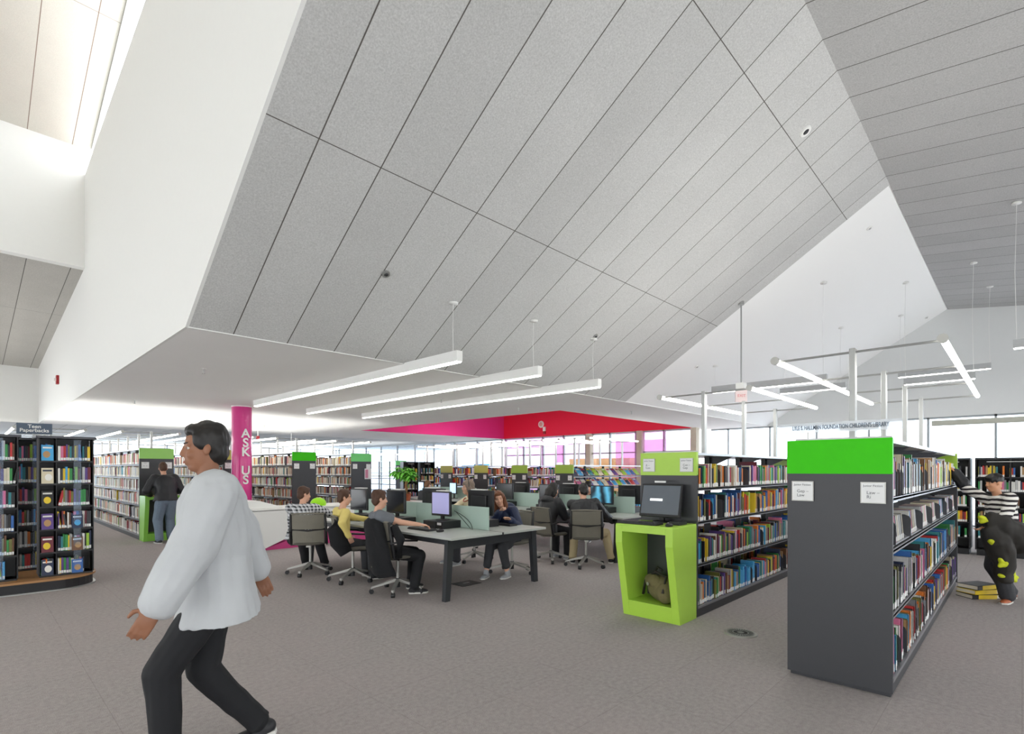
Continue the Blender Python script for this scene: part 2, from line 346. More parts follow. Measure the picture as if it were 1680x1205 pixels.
# magenta column with ASK US
pc = Vector((4.28, 12.55, 0)); col = thing('round_column', 'round magenta column lettered ASK US in white', 'column', pc)
MB().cyl((0,0,0), (0,0,Z0), .205, n=40).build('shaft', mat('magenta_column_paint', 'cf1a80', .35, var=.03, coat=.3), col, smooth=False)
MB().cyl((0,0,Z0-.02), (0,0,Z0), .212, n=40).build('collar', M_white, col)
va = math.atan2(-pc.y, -pc.x)+.38
for i, ch in enumerate('ASK US'):
    if ch != ' ':
        text(ch, .27, M_white, col, (.212*math.cos(va), .212*math.sin(va), 2.28-.205*i), (R(90), 0, va+R(90)), ext=.004, bold=.006)

# ---------------------------------------------------------------- ceiling fittings
def linear(p0, p1, name_label, ztop=None, cable=(), h=.14, group=None, wd_=.09):
    x, y0 = p0[0], p0[1]; y1 = p1[1]; z = p0[2]
    t = thing('linear_light', name_label, 'ceiling light', (x, y0, z), 0, group)
    MB().box((-wd_/2, 0, .012), (wd_/2, y1-y0, h)).build('housing', M_pend if z > 3 else M_white, t)
    n = max(1, round((y1-y0)/1.5))
    for i in range(n):
        a = (y1-y0)*i/n
        MB().box((-wd_*.36, a+.01, 0), (wd_*.36, a+(y1-y0)/n-.01, .014)).build('diffuser', M_glow2, t)
    for (cy, cz) in cable:
        MB().tube([(0, cy-y0, h), (.01, cy-y0+.02, (h+cz-z)/2), (0, cy-y0, cz-z)], .004, 6).build('cable', M_white, t)
        sl = math.atan2(-.624, 1) if (cy > YR and cz < 5.6 and x < 20) else .14
        MB().cyl((0, cy-y0, cz-z-.012), (0, cy-y0, cz-z+.012), .06, n=20).build('canopy', M_white, t, smooth=True)
    return t
def zs(y): return Z0+.624*(YS-y)
gl = 'linear lights over the computer tables'
for x, y0, y1, lab in ((4.12, 4.86, 11.3, 'long white linear light under the soffit, nearest the tall white wall'),
                       (5.5, 4.78, 11.9, 'long white linear light under the soffit, middle of the three'),
                       (6.93, 4.78, 11.9, 'long white linear light under the soffit, farthest from the magenta column')):
    linear((x, y0, 2.776), (x, y1, 2.776), lab, cable=((y0+.12, zs(y0+.12)-.01),), group=gl)
gr = 'pendant lights over the reading room'
linear((11.1, 2.6, 3.12), (11.1, 4.77, 3.12), 'long grey pendant light hung from the white slope beyond the pole', cable=((2.66, zs(2.66)), (4.7, zs(4.7))), group=gr)
linear((14.03, .67, 3.3), (14.03, 1.83, 3.3), 'short pendant light seen behind the posts of the nearest bookcase', cable=((.7, zr(.7)-.01), (1.8, zs(1.8))), group=gr)
linear((14.0, 2.9, 3.35), (14.0, 4.3, 3.35), 'pendant light half hidden behind the long grey one', cable=((3.0, zs(3.0)), (4.2, zs(4.2))), group=gr)
linear((11.1, -1.6, 3.32), (11.1, .1, 3.32), 'pendant light at the right edge of the picture', cable=((.06, zr(.06)-.01),), group=gr)
linear((16.0, .5, 3.75), (16.0, 2.2, 3.75), 'farthest pendant light, close to the end wall', cable=((.52, zr(.52)-.01), (2.15, zs(2.15))), group=gr)
def small(name, p, n, r, label, cat, m, group=None, h=.02, ring=None):
    q = Vector(n).to_track_quat('Z', 'Y').to_matrix()
    mb = MB(); p = Vector(p)
    t = thing(name, label, cat, p, 0, group)
    MB().cyl((0,0,0), q @ Vector((0,0,h)), r, r*.9, 20).build('rim', M_white if ring is None else ring, t)
    MB().cyl(q @ Vector((0,0,h*.9)), q @ Vector((0,0,h*1.5)), r*.55, r*.3, 14).build('core', m, t)
    return t
def sprinkler(p, label, down=.07):
    t = thing('sprinkler_head', label, 'sprinkler', p, 0, 'ceiling sprinklers')
    MB().cyl((0,0,0), (0,0,-.008), .035, .03, 16).build('escutcheon', M_white, t)
    MB().cyl((0,0,-.008), (0,0,-down), .009, .007, 8).build('body', M_steel, t)
    MB().cyl((0,0,-down), (0,0,-down-.004), .02, n=12).build('deflector', M_steel, t)
spr = [(334, 605, 'on the soffit closest to the tall wall corner'), (221, 657, 'on the soffit near the tall white wall, above the left bookcases'), (569, 630, 'between the first and second linear lights'), (724, 655, 'between the second and third linear lights'),
       (851, 670, 'beside the crimson opening, over the third linear light'), (315, 693, 'left of the magenta column'), (434, 698, 'just right of the magenta column'), (660, 689, 'at the left tip of the crimson opening'), (1036, 675, 'near the corner of the white slope')]
for x, y, s in spr: sprinkler(at(x, y, Z0), 'small white sprinkler head ' + s)
def on_slope(x, y):                                                   # point of the left slope seen at (x, y)
    t_, u = (x-CX)/F, (HY-y)/F; yd = -CA*t_+SA
    d = (Z0+.624*YS-EYE)/(u+.624*yd); return cp(t_*d, d, EYE+u*d)
nsl = (0, -.53, -.848)
for x, y, r, lab, ring in ((633, 449, .045, 'round sprinkler on the grey slope above the linear lights', M_steel), (1321, 215, .07, 'white ringed spotlight high on the grey slope near the ridge', M_white), (977, 551, .04, 'small round detector on the grey slope above the third linear light', M_steel)):
    p = on_slope(x, y); small('ceiling_fitting', p, nsl, r, lab, 'ceiling fitting', M_black, ring=ring)
for x, y, lab in ((1426, 376, 'topmost small white downlight on the white slope'), (1143, 603, 'small white downlight low on the white slope'), (1520, 522, 'small dark downlight beside the end wall')):
    p = on_slope(x, y); small('ceiling_fitting', p+Vector((0,0,.02)), nsl, .045, lab, 'ceiling fitting', M_steel)
# exit sign on its pole
pp = on_slope(1216, 497); pt = thing('exit_sign', 'pale red exit sign hanging from a thin pole off the white slope', 'sign', (pp.x, pp.y, 2.72))
MB().cyl((0,0,.24), (0,0,pp.z-2.72), .012, n=10).build('pole', M_steel, pt); MB().cyl((0,0,pp.z-2.76), (0,0,pp.z-2.72+.02), .05, n=16).build('canopy', M_steel, pt)
MB().cbox((0,0,.235), (.14,.14,.1)).build('junction_box', M_white, pt)
rz = -A1 if 0 else math.atan2(-CA, SA)
eb = MB().cbox((0,0,.06), (.2,.03,.22)).build('housing', mat('exit_housing', 'f3dfdd', .5), pt, rotz=rz+math.pi/2*0)
text('EXIT', .07, mat('exit_red', 'e88c8c', .6), eb, (0, -.018, .06), (R(90), 0, 0))
# devices on the walls
fs = thing('fire_strobe', 'red fire alarm strobe on the tall white wall', 'alarm', (XW-.03, 16.3, 3.6))
MB().box((-.05, -.08, -.1), (0, .08, .1)).build('back_box', mat('alarm_red', '9c1b22', .5), fs); MB().box((-.09, -.05, -.03), (-.05, .05, .03)).build('lens', M_white, fs)
fs = thing('wall_speaker', 'round white speaker on the crimson wall of the light well', 'speaker', (wx1-.012, 14.7, 3.42))
MB().cyl((0,0,0), (-.03,0,0), .15, .14, 24).build('rim', M_white, fs); MB().cyl((-.03,0,0), (-.04,0,0), .09, n=20).build('grille', mat('pink_beige', 'd8a79c', .6), fs)
fs = thing('fire_strobe', 'small white and red strobe on the crimson well wall', 'alarm', (wx1-.012, 14.5, 3.0))
MB().box((-.05, -.06, 0), (0, .06, .12)).build('back_box', MATS['alarm_red'], fs); MB().box((-.06, -.06, .12), (0, .06, .3)).build('lens', M_white, fs)
fp = cp((478-CX)/F*20, 20, 2.42)
es = thing('exit_sign', 'small far exit sign hanging over the tall bookcases, left of the crimson well', 'sign', fp)
MB().cbox((0,0,.06), (.3,.04,.2)).build('housing', M_white, es, rotz=math.atan2(-CA, SA)); MB().cbox((0,0,.06), (.24,.046,.1)).build('legend', mat('exit_red2', 'd98a80', .6), es, rotz=math.atan2(-CA, SA)); MB().cyl((0,0,.16), (0,0,.48), .01).build('stem', M_white, es)
fp = cp((423-CX)/F*19, 19, 2.64)
fs = thing('fire_strobe', 'tiny red alarm hanging from the far soffit just right of the magenta column', 'alarm', fp)
MB().cbox((0,0,0), (.09,.09,.12)).build('lens', MATS['alarm_red'], fs); MB().cyl((0,0,.06), (0,0,.26), .012).build('stem', M_white, fs)
# floor grille
gp = at(1215, 1040); fg = thing('floor_diffuser', 'round grey air diffuser set in the carpet', 'floor vent', (gp.x, gp.y, 0))
MB().cyl((0,0,0), (0,0,.008), .145, .138, 40).build('rim', M_alu, fg)
MB().cyl((0,0,.008), (0,0,.011), .115, n=36).build('grille', mat('diffuser_grille', '8a8d88', .5), fg)
sl = MB()
for i in range(28):
    a = i*2*math.pi/28
    for r0, r1 in ((.03, .06), (.07, .105)): sl.cbox((math.cos(a)*(r0+r1)/2, math.sin(a)*(r0+r1)/2, .0115), (r1-r0, .006, .002), Matrix.Rotation(a, 3, 'Z'))
o = sl.build('slot_pattern', M_black, fg)
# ================================================================ shelving
ORD = 'first second third fourth fifth sixth seventh eighth ninth tenth eleventh twelfth thirteenth fourteenth fifteenth sixteenth seventeenth eighteenth nineteenth twentieth'.split()
ORD += ['twenty-'+o for o in ORD[:9]] + ['thirtieth'] + ['thirty-'+o for o in ORD[:9]] + ['fortieth'] + ['forty-'+o for o in ORD[:9]]
LOW = (.11, .53, .955, 1.295); TALL = (.11, .43, .74, 1.04, 1.32, 1.60)
M_ctop = mat('canopy_steel', 'c3c6cb', .3, .5, var=.02)
def holder(parent, p, wl_, t1, t2, rot):
    b = MB().box((-.07, -.008, -.07), (.07, 0, .07)).build('sign_holder', M_alu, parent, loc=p); b.rotation_euler = rot
    MB().box((-.064, -.011, -.064), (.064, -.008, .064)).build('sign_card', M_paper, b)
    if t1: text(t1, .02, M_ink, b, (0, -.0115, .045), (R(90), 0, 0), ext=.0003)
    if t2: text(t2, .03, M_ink, b, (-.035, -.0115, -.015), (R(90), 0, 0), ext=.0003, align='LEFT', sp=.95)
    return b
RANGES = {}
def shelf_range(key, label, org, axis, length, H, levels, header, cards=(('', ''), ('', '')), posts=None, kiosk=False, width=.62, bay=.92, endfar=True, card_z=None, lights=True, hz=None, detail=True, cover=None):
    t = thing('double_sided_bookcase', label, 'bookcase', (org[0], org[1], 0), 0 if axis == 'X' else 0, 'library bookcases')
    L = (lambda u, v, z: (u, v, z)) if axis == 'X' else (lambda u, v, z: (v, u, z))
    RANGES[key] = (org, axis, length, width, levels)
    hz = hz or (.235 if H < 1.8 else .22)
    MB().box(L(-.03, -.004, .03), L(0, width+.004, H-hz+.01)).build('end_panel', M_dark, t, bevel=.003)
    hd = MB().box(L(-.036, -.004, H-hz-.001), L(0, width+.004, H)).build('header_panel', header, t)
    MB().box(L(-.028, 0, H), L(-.004, width-.05, H+.012)).build('header_cap', M_steel, hd)
    if endfar:
        MB().box(L(length, -.004, .03), L(length+.03, width+.004, H-hz)).build('end_panel', M_dark, t)
        MB().box(L(length, -.004, H-hz), L(length+.034, width+.004, H)).build('header_panel', cover or M_greenL, t)
    MB().box(L(0, .015, H-.03), L(length, width-.015, H-.005)).build('canopy', M_ctop, t)
    n = max(1, round(length/bay))
    for i in range(n+1):
        u = length*i/n
        if 0 < i < n: MB().box(L(u-.02, width/2-.03, 0), L(u+.02, width/2+.03, H-.03)).build('upright', M_black, t)
        if detail and i < n:
            br = MB()
            for v0 in (.02,):
                br.prism([L(u+.02, v0+.005, H-.03), L(u+.02, width/2, H-.03), L(u+.02, width/2, H-.16)], L(.004, 0, 0) if axis == 'X' else (0, .004, 0))
            br.build('canopy_bracket', M_shelf, t)
    bs = MB().box(L(0, .01, 0), L(length, width-.01, .085)).build('base', M_dark, t)
    MB().box(L(0, .0, .085), L(length, width, .108)).build('base_shelf', M_lip, t)
    for j, z in enumerate(levels):
        if j == 0: continue
        for side in (0, 1):
            v0, v1 = ((.0, width/2-.03) if side == 0 else (width/2+.03, width))
            m = MB()
            for i in range(n):
                a, b = length*i/n+.006, length*(i+1)/n-.006
                m.box(L(a, v0, z-.014), L(b, v1, z))
                f0 = v0 if side == 0 else v1-.004
                m.box(L(a, f0, z-.026), L(b, f0+.004, z+.006))
            m.build('shelf', M_shelf if side else M_lip, t)
    # sign cards on the end
    cz = card_z or H-.36
    rot = (0, 0, -math.pi/2) if axis == 'X' else (0, 0, 0)
    for k, (t1, t2) in enumerate(cards):
        v = .1 if (k == 1) == (axis == 'X') else width-.1
        holder(t, L(-.037, v, cz), .14, t1, t2, rot)
    if kiosk:
        g = kiosk
        yb0, yb1 = 0, width
        def side_prof(u_top, u_bot): return [(u_top, 0.0), ]
        kt, kb, kz, kh = -.53, -.38, .755, .93      # depth of the desk at the top and at the floor
        prof = [(-.03, .0), (kb, .0), (kt, kz), (kt, kh), (-.03, kh)]
        d = MB()
        for v0 in (0, width-.075):
            d.prism([L(u, v0, z) for u, z in prof], L(0, .075, 0) if axis == 'X' else (.075, 0, 0))
        d.box(L(kt, .075, .865), L(-.03, width-.075, kh))
        d.prism([L(kb+.0, .075, 0), L(kb-.03, .075, .16), L(-.03, .075, .16), L(-.03, .075, 0)], L(0, width-.15, 0) if axis == 'X' else (width-.15, 0, 0))
        d.build('terminal_desk', g, t, bevel=.002)
        MB().box(L(kt+.004, .004, kh), L(-.03, width-.004, kh+.012)).build('desk_top', g, t)
    if posts and lights:
        for u in posts: MB().box(L(u-.033, width/2-.02, H-.03), L(u+.033, width/2+.02, 2.39 if H < 1.8 else 2.33)).build('light_post', M_steel, t, bevel=.004)
        zt = 2.365 if H < 1.8 else 2.30
        for u in posts: MB().cyl(L(u, width/2-.53, zt), L(u, width/2+.53, zt), .009, n=8).build('crossbar', M_steel, t)
        for v in (width/2-.53, width/2+.53):
            m = MB(); k = posts
            m.cyl(L(posts[0]-.05, v, zt), L(posts[-1]+.05, v, zt), .021, n=12)
            ln = m.build('lamp_tube', M_tubeglow if H < 1.8 and org[0] < 8 else M_tubesoft, t, smooth=False)
            MB().cyl(L(posts[0]-.075, v, zt), L(posts[0]-.05, v, zt), .032, n=14).build('end_cap', M_alu, ln)
    return t
r_front = shelf_range('front', 'dark grey bookcase with a bright green header, nearest the camera on the right', (4.18, .604), 'X', 4.69, 1.69, LOW, M_green, (('Junior Fiction', 'Gep –\nLaw'), ('Junior Fiction', 'Law –\nRi')), posts=(.45, 1.69, 2.90, 4.18))
r_kiosk = shelf_range('kiosk', 'bookcase with the bright lime computer desk and olive bag at its end', (5.09, 2.334), 'X', 3.72, 1.66, LOW, M_lime, (('Junior Fiction', 'A –\nCon'), ('Junior Fiction', 'Con –\nGep')), posts=(.84, 2.06, 3.29), kiosk=M_lime, card_z=1.53)
tallX = [(.85, 'r0', 'tall adult bookcase behind the teen paperback towers, only its lights showing', M_green2, 13.4),
         (2.53, 'r1', 'tall adult bookcase with a leaf green header and desk, where the man in black stands', M_green2, 13.38),
         (4.15, 'r2', 'tall adult bookcase whose end hides behind the magenta column', M_olive, 13.38),
         (5.80, 'r3', 'tall adult bookcase with a vivid green header, right of the magenta column', M_green, 13.45),
         (7.48, 'r4', 'tall adult bookcase with a green header and poster, behind the boy in yellow', mat('mint_green_panel', '5fcf5f', .25), 13.5)]
for x, k, lab, hm, y0 in tallX:
    shelf_range(k, lab, (x, y0), 'Y', 7.36, 1.94, TALL, hm, posts=[.45+1.22*i for i in range(6)], kiosk=(M_green2 if k == 'r1' else False), detail=False, endfar=False, cards=((('Fiction', 'A – C'), ('Fiction', 'C – E')) if k != 'r0' else ()))
shelf_range('r5', 'distant bookcase end with a pale green header behind the plant', (14.9, 22.5), 'Y', 5.0, 1.94, TALL, MATS['mint_green_panel'], detail=False, endfar=False, posts=[.5, 2.5, 4.5])
ys = [(8.78, 'm0', 'magazine display bookcase with slanted shelves, behind the boy in the dark jacket', M_greenL), (10.48, 'm1', 'bookcase with apple green header, second of the row behind the tables', M_greenL), (12.18, 'm2', 'bookcase with olive header, third of the row behind the tables', M_olive), (13.93, 'm3', 'bookcase with olive header, fourth of the row behind the tables', M_olive), (15.65, 'm4', 'bookcase with olive header hidden behind the potted plant', M_olive)]
for y, k, lab, hm in ys:
    shelf_range(k, lab, (11.5, y), 'X', 3.7, 1.62, LOW, hm, posts=[.45, 1.69, 2.91], detail=False, endfar=False, cards=((('Sci', '500'), ('Sci', '599'))))
# acrylic name sign standing on the nearest bookcase
sg = thing('name_sign', 'clear sign strip naming the children\'s library, standing on the nearest bookcase', 'sign', (4.19, .604, 1.69))
MB().box((0, -.05, .055), (.006, .70, .125)).build('strip', glass('pale_acrylic', 'f2f5f8', .6, .5), sg)
text("LYLE S. HALLMAN FOUNDATION CHILDREN'S LIBRARY", .042, mat('sign_grey', '5a6573', .6), sg, (-.004, .31, .09), (R(90), 0, -R(90)), ext=.001, fit=.58, bold=.0006)
for y in (.06, .5): MB().cyl((.003, y, .0), (.003, y, .057), .004, n=8).build('support_pin', M_alu, sg)

# ---------------------------------------------------------------- books
PAL = {'white': 'eceae4', 'cream': 'd9cfb4', 'pale grey': 'bcbcbb', 'grey': '7e8084', 'black': '1f1f22', 'charcoal': '3b3c41', 'navy': '1f2c4c', 'blue': '2c62a8', 'sky blue': '4aa5d8', 'teal': '2d7f86', 'green': '2f8a45', 'lime': '9cc640', 'olive': '77753a', 'yellow': 'e5c52d', 'orange': 'e07a28', 'red': 'bb2b2b', 'maroon': '6c2230', 'pink': 'd7749a', 'purple': '5c4187', 'brown': '6e4a30', 'tan': 'b28a5d'}
for k, v in PAL.items(): mat('book_cover_'+k.replace(' ', '_'), v, .45, var=.14, vscale=9)
def bm_(k): return MATS['book_cover_'+k.replace(' ', '_')]
PN = list(PAL); M_pages = mat('book_pages', 'e3dcc9', .8, var=.05); M_label = mat('spine_label', 'f0f0ee', .6, var=.02)
KIDS_W = dict(zip(PN, (5, 5, 3, 4, 6, 4, 5, 5, 4, 4, 5, 3, 3, 5, 5, 6, 4, 3, 4, 4, 4)))
ADULT_W = dict(zip(PN, (26, 22, 9, 4, 5, 3, 2, 2, 1, 1, 1, 1, 2, 2, 4, 7, 3, 1, 1, 3, 6)))
TEEN_W = dict(zip(PN, (4, 2, 3, 4, 9, 7, 6, 5, 4, 4, 3, 2, 2, 3, 4, 6, 4, 4, 6, 3, 2)))
rnd = random.Random(7)
BOOKS = []
def pick(wt): return rnd.choices(list(wt), list(wt.values()))[0]
def run(o, u, nrm, length, z, wt, where, thick=(.012, .035), high=(.2, .29), deep=(.14, .19), fill=1.0, lean=0, ends=0, kind='row', gapc=.0, colour=None, bayl=.92, hmax=None):
    """one shelf of books: o = start at the shelf's front edge, u along it, nrm out of it"""
    u = Vector(u); nrm = Vector(nrm); o = Vector(o); x = .02; k = 0; pb = 0; nb = 0
    while x < length*fill-.03:
        t = rnd.uniform(*thick); h = rnd.uniform(*high); d = rnd.uniform(*deep)
        if rnd.random() < .06: h *= 1.18; d *= 1.15
        if hmax: h = min(h, hmax)
        b = int(x/bayl)
        if b != nb: nb = b; k = 0; x = max(x, b*bayl+.02)
        if ends and rnd.random() < ends and k > 3:
            x += rnd.uniform(.04, .15)
            BOOKS.append(dict(kind='bookend', p=o+u*(x+.004)-nrm*.015, u=u, n=nrm, t=.004, h=.2, d=.17, z=z, lean=0, col='charcoal', k=k, bay=b, where=where)); x += .012
            continue
        if rnd.random() < gapc: x += rnd.uniform(.05, .2); continue
        le = lean if kind == 'display' else (rnd.choice((.12, .2, -.12)) if rnd.random() < lean else 0)
        c = colour(x, k) if colour else pick(wt)
        BOOKS.append(dict(kind='book', p=o+u*(x+t/2)-nrm*rnd.uniform(.012, .03), u=u, n=nrm, t=t, h=h, d=d, z=z, lean=le, col=c, k=k, bay=b, where=where))
        x += t/max(.4, math.cos(le))+.0012 + (abs(math.sin(le))*.02 if le else 0); k += 1
def rows(key, side, wt, names, levels=None, length=None, **kw):
    org, axis, L_, wdt, lv = RANGES[key]
    for j, z in enumerate(lv if levels is None else levels):
        kk = {a: (b[j] if isinstance(b, (list, tuple)) and len(b) == len(lv) and not (a in ('thick', 'high', 'deep') and not isinstance(b[0], tuple)) else b) for a, b in kw.items()}
        u, nn = ((1, 0, 0), (0, -1 if side == 0 else 1, 0)) if axis == 'X' else ((0, 1, 0), (-1 if side == 0 else 1, 0, 0))
        o = (org[0], org[1]+(0 if side == 0 else wdt), z) if axis == 'X' else (org[0]+(0 if side == 0 else wdt), org[1], z)
        run(o, u, nn, length or L_, z+.001, wt, (names[j] if isinstance(names, (list, tuple)) else names), **kk)
lvn = ('bottom shelf', 'second lowest shelf', 'second highest shelf', 'top shelf')
def blue_block(x, k): return rnd.choice(('sky blue', 'blue', 'sky blue')) if 1.15 < x < 1.75 else pick(KIDS_W)
for j, z in enumerate(LOW):
    run((5.09, 2.334, z), (1,0,0), (0,-1,0), 3.72, z+.001, KIDS_W, lvn[j]+' beside the lime desk', thick=(.016, .042), high=((.19, .26), (.2, .27), (.19, .27), (.2, .25))[j], ends=.05, lean=.05, gapc=.01, colour=blue_block if j == 0 else None, hmax=.3)
for j in (0, 1, 3):
    z = LOW[j]
    run((4.18, .604, z), (1,0,0), (0,-1,0), 4.69, z+.001, KIDS_W if j < 3 else {**KIDS_W, 'white': 20, 'cream': 10, 'pale grey': 10}, lvn[j]+' of the nearest bookcase', thick=(.016, .04), high=((.2, .28), (.2, .28), 0, (.2, .29))[j], ends=.055, lean=.03, gapc=.01, hmax=.31)
# the slanted display shelf of the nearest bookcase
z = LOW[2]
bkt = MB().prism([(4.19, .89, z+.21), (4.19, .62, z+.02), (4.19, .62, z+.012), (4.19, .9, z+.2)], (4.66, 0, 0)).build('display_shelf', M_lip, r_front, loc=(-4.18, -.604, 0))
xx = 4.3
i = 0
while xx < 8.5:
    for q in range(11):
        c = rnd.choice(['white', 'pale grey', 'cream', 'white', 'sky blue', 'pale grey', 'tan', 'pink', 'charcoal'])
        BOOKS.append(dict(kind='book', p=Vector((xx+.13+q*.034, .604, z+.02))+Vector((0, .02, 0)), u=Vector((1,0,0)), n=Vector((0,-1,0)), t=.014, h=.21, d=.15, z=z+.022, lean=-.5, col=c, k=i*11+q, bay=int((xx-4.2)/.92), where='slanted shelf of the nearest bookcase'))
    BOOKS.append(dict(kind='bookend', p=Vector((xx, .604, z+.02))+Vector((0, -.0, 0)), u=Vector((1,0,0)), n=Vector((0,-1,0)), t=.004, h=.165, d=.25, z=z+.022, lean=0, col='charcoal', k=i, bay=int((xx-4.2)/.92), where='slanted shelf of the nearest bookcase'))
    xx += .66; i += 1
for k in ('r1', 'r2', 'r3', 'r4'):
    rows(k, 0, ADULT_W, 'far adult bookcase', thick=(.018, .042), high=(.2, .25), deep=(.15, .19), gapc=.012, lean=.03, hmax=.265)
for k in ('m0', 'm1', 'm2', 'm3', 'm4'):
    if k != 'm0': rows(k, 0, {**KIDS_W, 'orange': 12, 'white': 9, 'red': 9}, 'far childrens bookcase', thick=(.02, .05), high=(.2, .27), gapc=.03, lean=.15, hmax=.27)
rows('kiosk', 1, KIDS_W, 'rear of kiosk bookcase', levels=LOW[:2], thick=(.02, .05), high=(.18, .26), gapc=.08, fill=.9)
# books on the lower shelf of the magazine case
for j in (0, 1): run((11.5, 8.78, LOW[j]), (1,0,0), (0,-1,0), 3.7, LOW[j]+.001, KIDS_W, 'far magazines', thick=(.02, .05), gapc=.05)

# ---------------------------------------------------------------- teen paperback towers
lvT = (.17, .455, .74, 1.025, 1.31, 1.595)
wood = mat('maple_edge', 'a97c4f', .5, var=.12, vscale=4)
bp_ = thing('display_plinth', 'black curved plinth with a wooden top under the teen paperback towers', 'plinth', (0, 8.5, 0))
def plinth_pts(z, ins=0):
    pts = [(-2.2, 0-ins*-1, z)]
    out = [(-2.2, ins), (.6, ins)]
    for k in range(9):
        a = -math.pi/2+math.pi/2*k/8; out.append((.78+(.42-ins)*math.cos(a), .42+(.42-ins)*math.sin(a)))
    out += [(1.2-ins, 1.2), (-2.2, 1.2)]
    return [(x, y, z) for x, y in out]
MB().prism(plinth_pts(0, .0), (0, 0, .015)).build('skirting', M_steel, bp_)
MB().prism(plinth_pts(.015, .03), (0, 0, .11)).build('base', M_black, bp_)
MB().prism(plinth_pts(.125, .0), (0, 0, .025)).build('wooden_top', wood, bp_)
TW = .53
def tower(x0, y0, lab, k):
    t = thing('paperback_tower', lab, 'book display', (x0, y0, .15), 0, 'teen paperback towers')
    h = 1.905-.15
    MB().box((-.03, -.03, h-.03), (TW+.03, TW+.03, h)).build('top', M_shelf, t)
    MB().box((.03, .03, 0), (TW-.03, TW-.03, .02)).build('base', M_black, t)
    MB().box((.01, TW/2-.01, .02), (TW-.01, TW/2+.01, h-.03)).build('back_panel', M_black, t)
    for x in (-.004, TW-.008): MB().box((x, 0, .02), (x+.012, TW/2, h-.03)).build('side_panel', M_black, t)
    MB().box((TW*.30, 0, .02), (TW*.30+.008, TW/2, h-.03)).build('divider', M_black, t)
    for z in lvT: MB().box((.008, -.01, z-.15-.02), (TW-.008, TW/2, z-.15)).build('shelf', M_black, t)
    MB().box((TW*.62, -.018, .02), (TW*.62+.075, -.014, h-.04)).build('clear_strip', M_acryl, t)
    return t
for x0, lab, k in ((-.10, 'left teen paperback tower, cut by the left edge of the picture', 0), (.62, 'right teen paperback tower on the curved plinth', 1), (-.82, 'teen paperback tower out at the far left end of the plinth', 2)):
    tower(x0, 8.7, lab, k)
    if k == 2: continue
    nm = ('left', 'right')[k]
    for j, z in enumerate(lvT):
        lv = ('lowest', 'second', 'third', 'fourth', 'fifth', 'top')[j]
        run((x0+TW*.30, 8.7, z), (1,0,0), (0,-1,0), TW*.68, z+.001, TEEN_W, f'{lv} shelf of the {nm} paperback tower', thick=(.014, .03), high=(.18, .215), deep=(.1, .12), fill=1 if j else .8, lean=.1, bayl=9)
        if k == 0 or j in (0, 5): run((x0, 8.7, z), (1,0,0), (0,-1,0), TW*.28, z+.001, TEEN_W, f'{lv} shelf left part of the {nm} paperback tower', thick=(.014, .03), high=(.18, .215), deep=(.1, .12), bayl=9)
        if k == 1 or j % 2:
            BOOKS.append(dict(kind='cover', p=Vector((x0+TW*.15, 8.70, z)), u=Vector((1,0,0)), n=Vector((0,-1,0)), t=.115, h=.195, d=.02, z=z+.001, lean=0, col=('navy', 'maroon', 'purple', 'black', 'cream', 'sky blue')[j] if k else ('pink', 'teal', 'yellow', 'pink', 'tan', 'olive')[j], k=0, bay=0, where=f'{lv} shelf of the {nm} paperback tower'))
        if k == 1 and j in (0, 1, 2): BOOKS.append(dict(kind='cover', p=Vector((x0+TW*.69, 8.68, z)), u=Vector((1,0,0)), n=Vector((0,-1,0)), t=.11, h=.17, d=.02, z=z+.001, lean=0, col=('blue', 'brown', 'navy')[j], k=1, bay=0, where=f'{lv} shelf of the {nm} paperback tower'))
ts = thing('hanging_sign', 'dark slate sign reading Teen Paperbacks above the towers', 'sign', (.60, 9.0, 1.905))
bd = MB().box((-.17, -.006, .03), (.17, .006, .165)).build('board', mat('slate_sign', '4b5a6c', .5), ts, rotz=-.2)
text('Teen\nPaperbacks', .062, M_white, bd, (0, -.008, .1), (R(90), 0, 0), sp=.8, bold=.001)
MB().box((-.02, -.004, 0), (.02, .004, .035)).build('bracket', M_steel, ts)

tower(.28, 9.45, 'paperback tower set back in the gap between the other two', 3)
for j, z in enumerate(lvT): run((.28, 9.45, z), (1,0,0), (0,-1,0), TW, z+.001, {**TEEN_W, 'white': 1, 'cream': 1}, f'far back tower', thick=(.014, .03), high=(.18, .215), deep=(.1, .12), bayl=9)
# ---------------------------------------------------------------- make the books
def hidden(b, pr):
    x, y, d = pr
    if b['where'].endswith('desk') and x > 1297: return True
    return not (-5 < x < 1690 and 0 < y < 1210)
def area(b):
    pr = proj(b['p']+Vector((0,0,b['h']/2)))
    if pr is None: return 0
    if hidden(b, pr): return 0
    l_ = abs(b['u'].x*SA-b['u'].y*CA); l2 = abs(b['n'].x*SA-b['n'].y*CA)
    view = Vector((b['p'].x, b['p'].y, 0)).normalized()
    facing = abs(view.dot(b['n'])); side = abs(view.dot(b['u']))
    exposed = .12 if b['kind'] == 'book' else 1.0
    return (F/pr[2])**2*b['h']*(b['t']*facing + b['d']*side*exposed)
for b in BOOKS: b['a'] = area(b)
cand = sorted([b for b in BOOKS if b['kind'] == 'book'], key=lambda b: -b['a'])
solo = set(id(b) for b in cand[:292] if b['a'] > 0); 

def frame(b):
    z = Vector((0,0,1)); q = Matrix((b['u'], b['n'], z)).transposed()          # local x along shelf, y outwards, z up
    return q @ Matrix.Rotation(b['lean'], 3, 'Y')
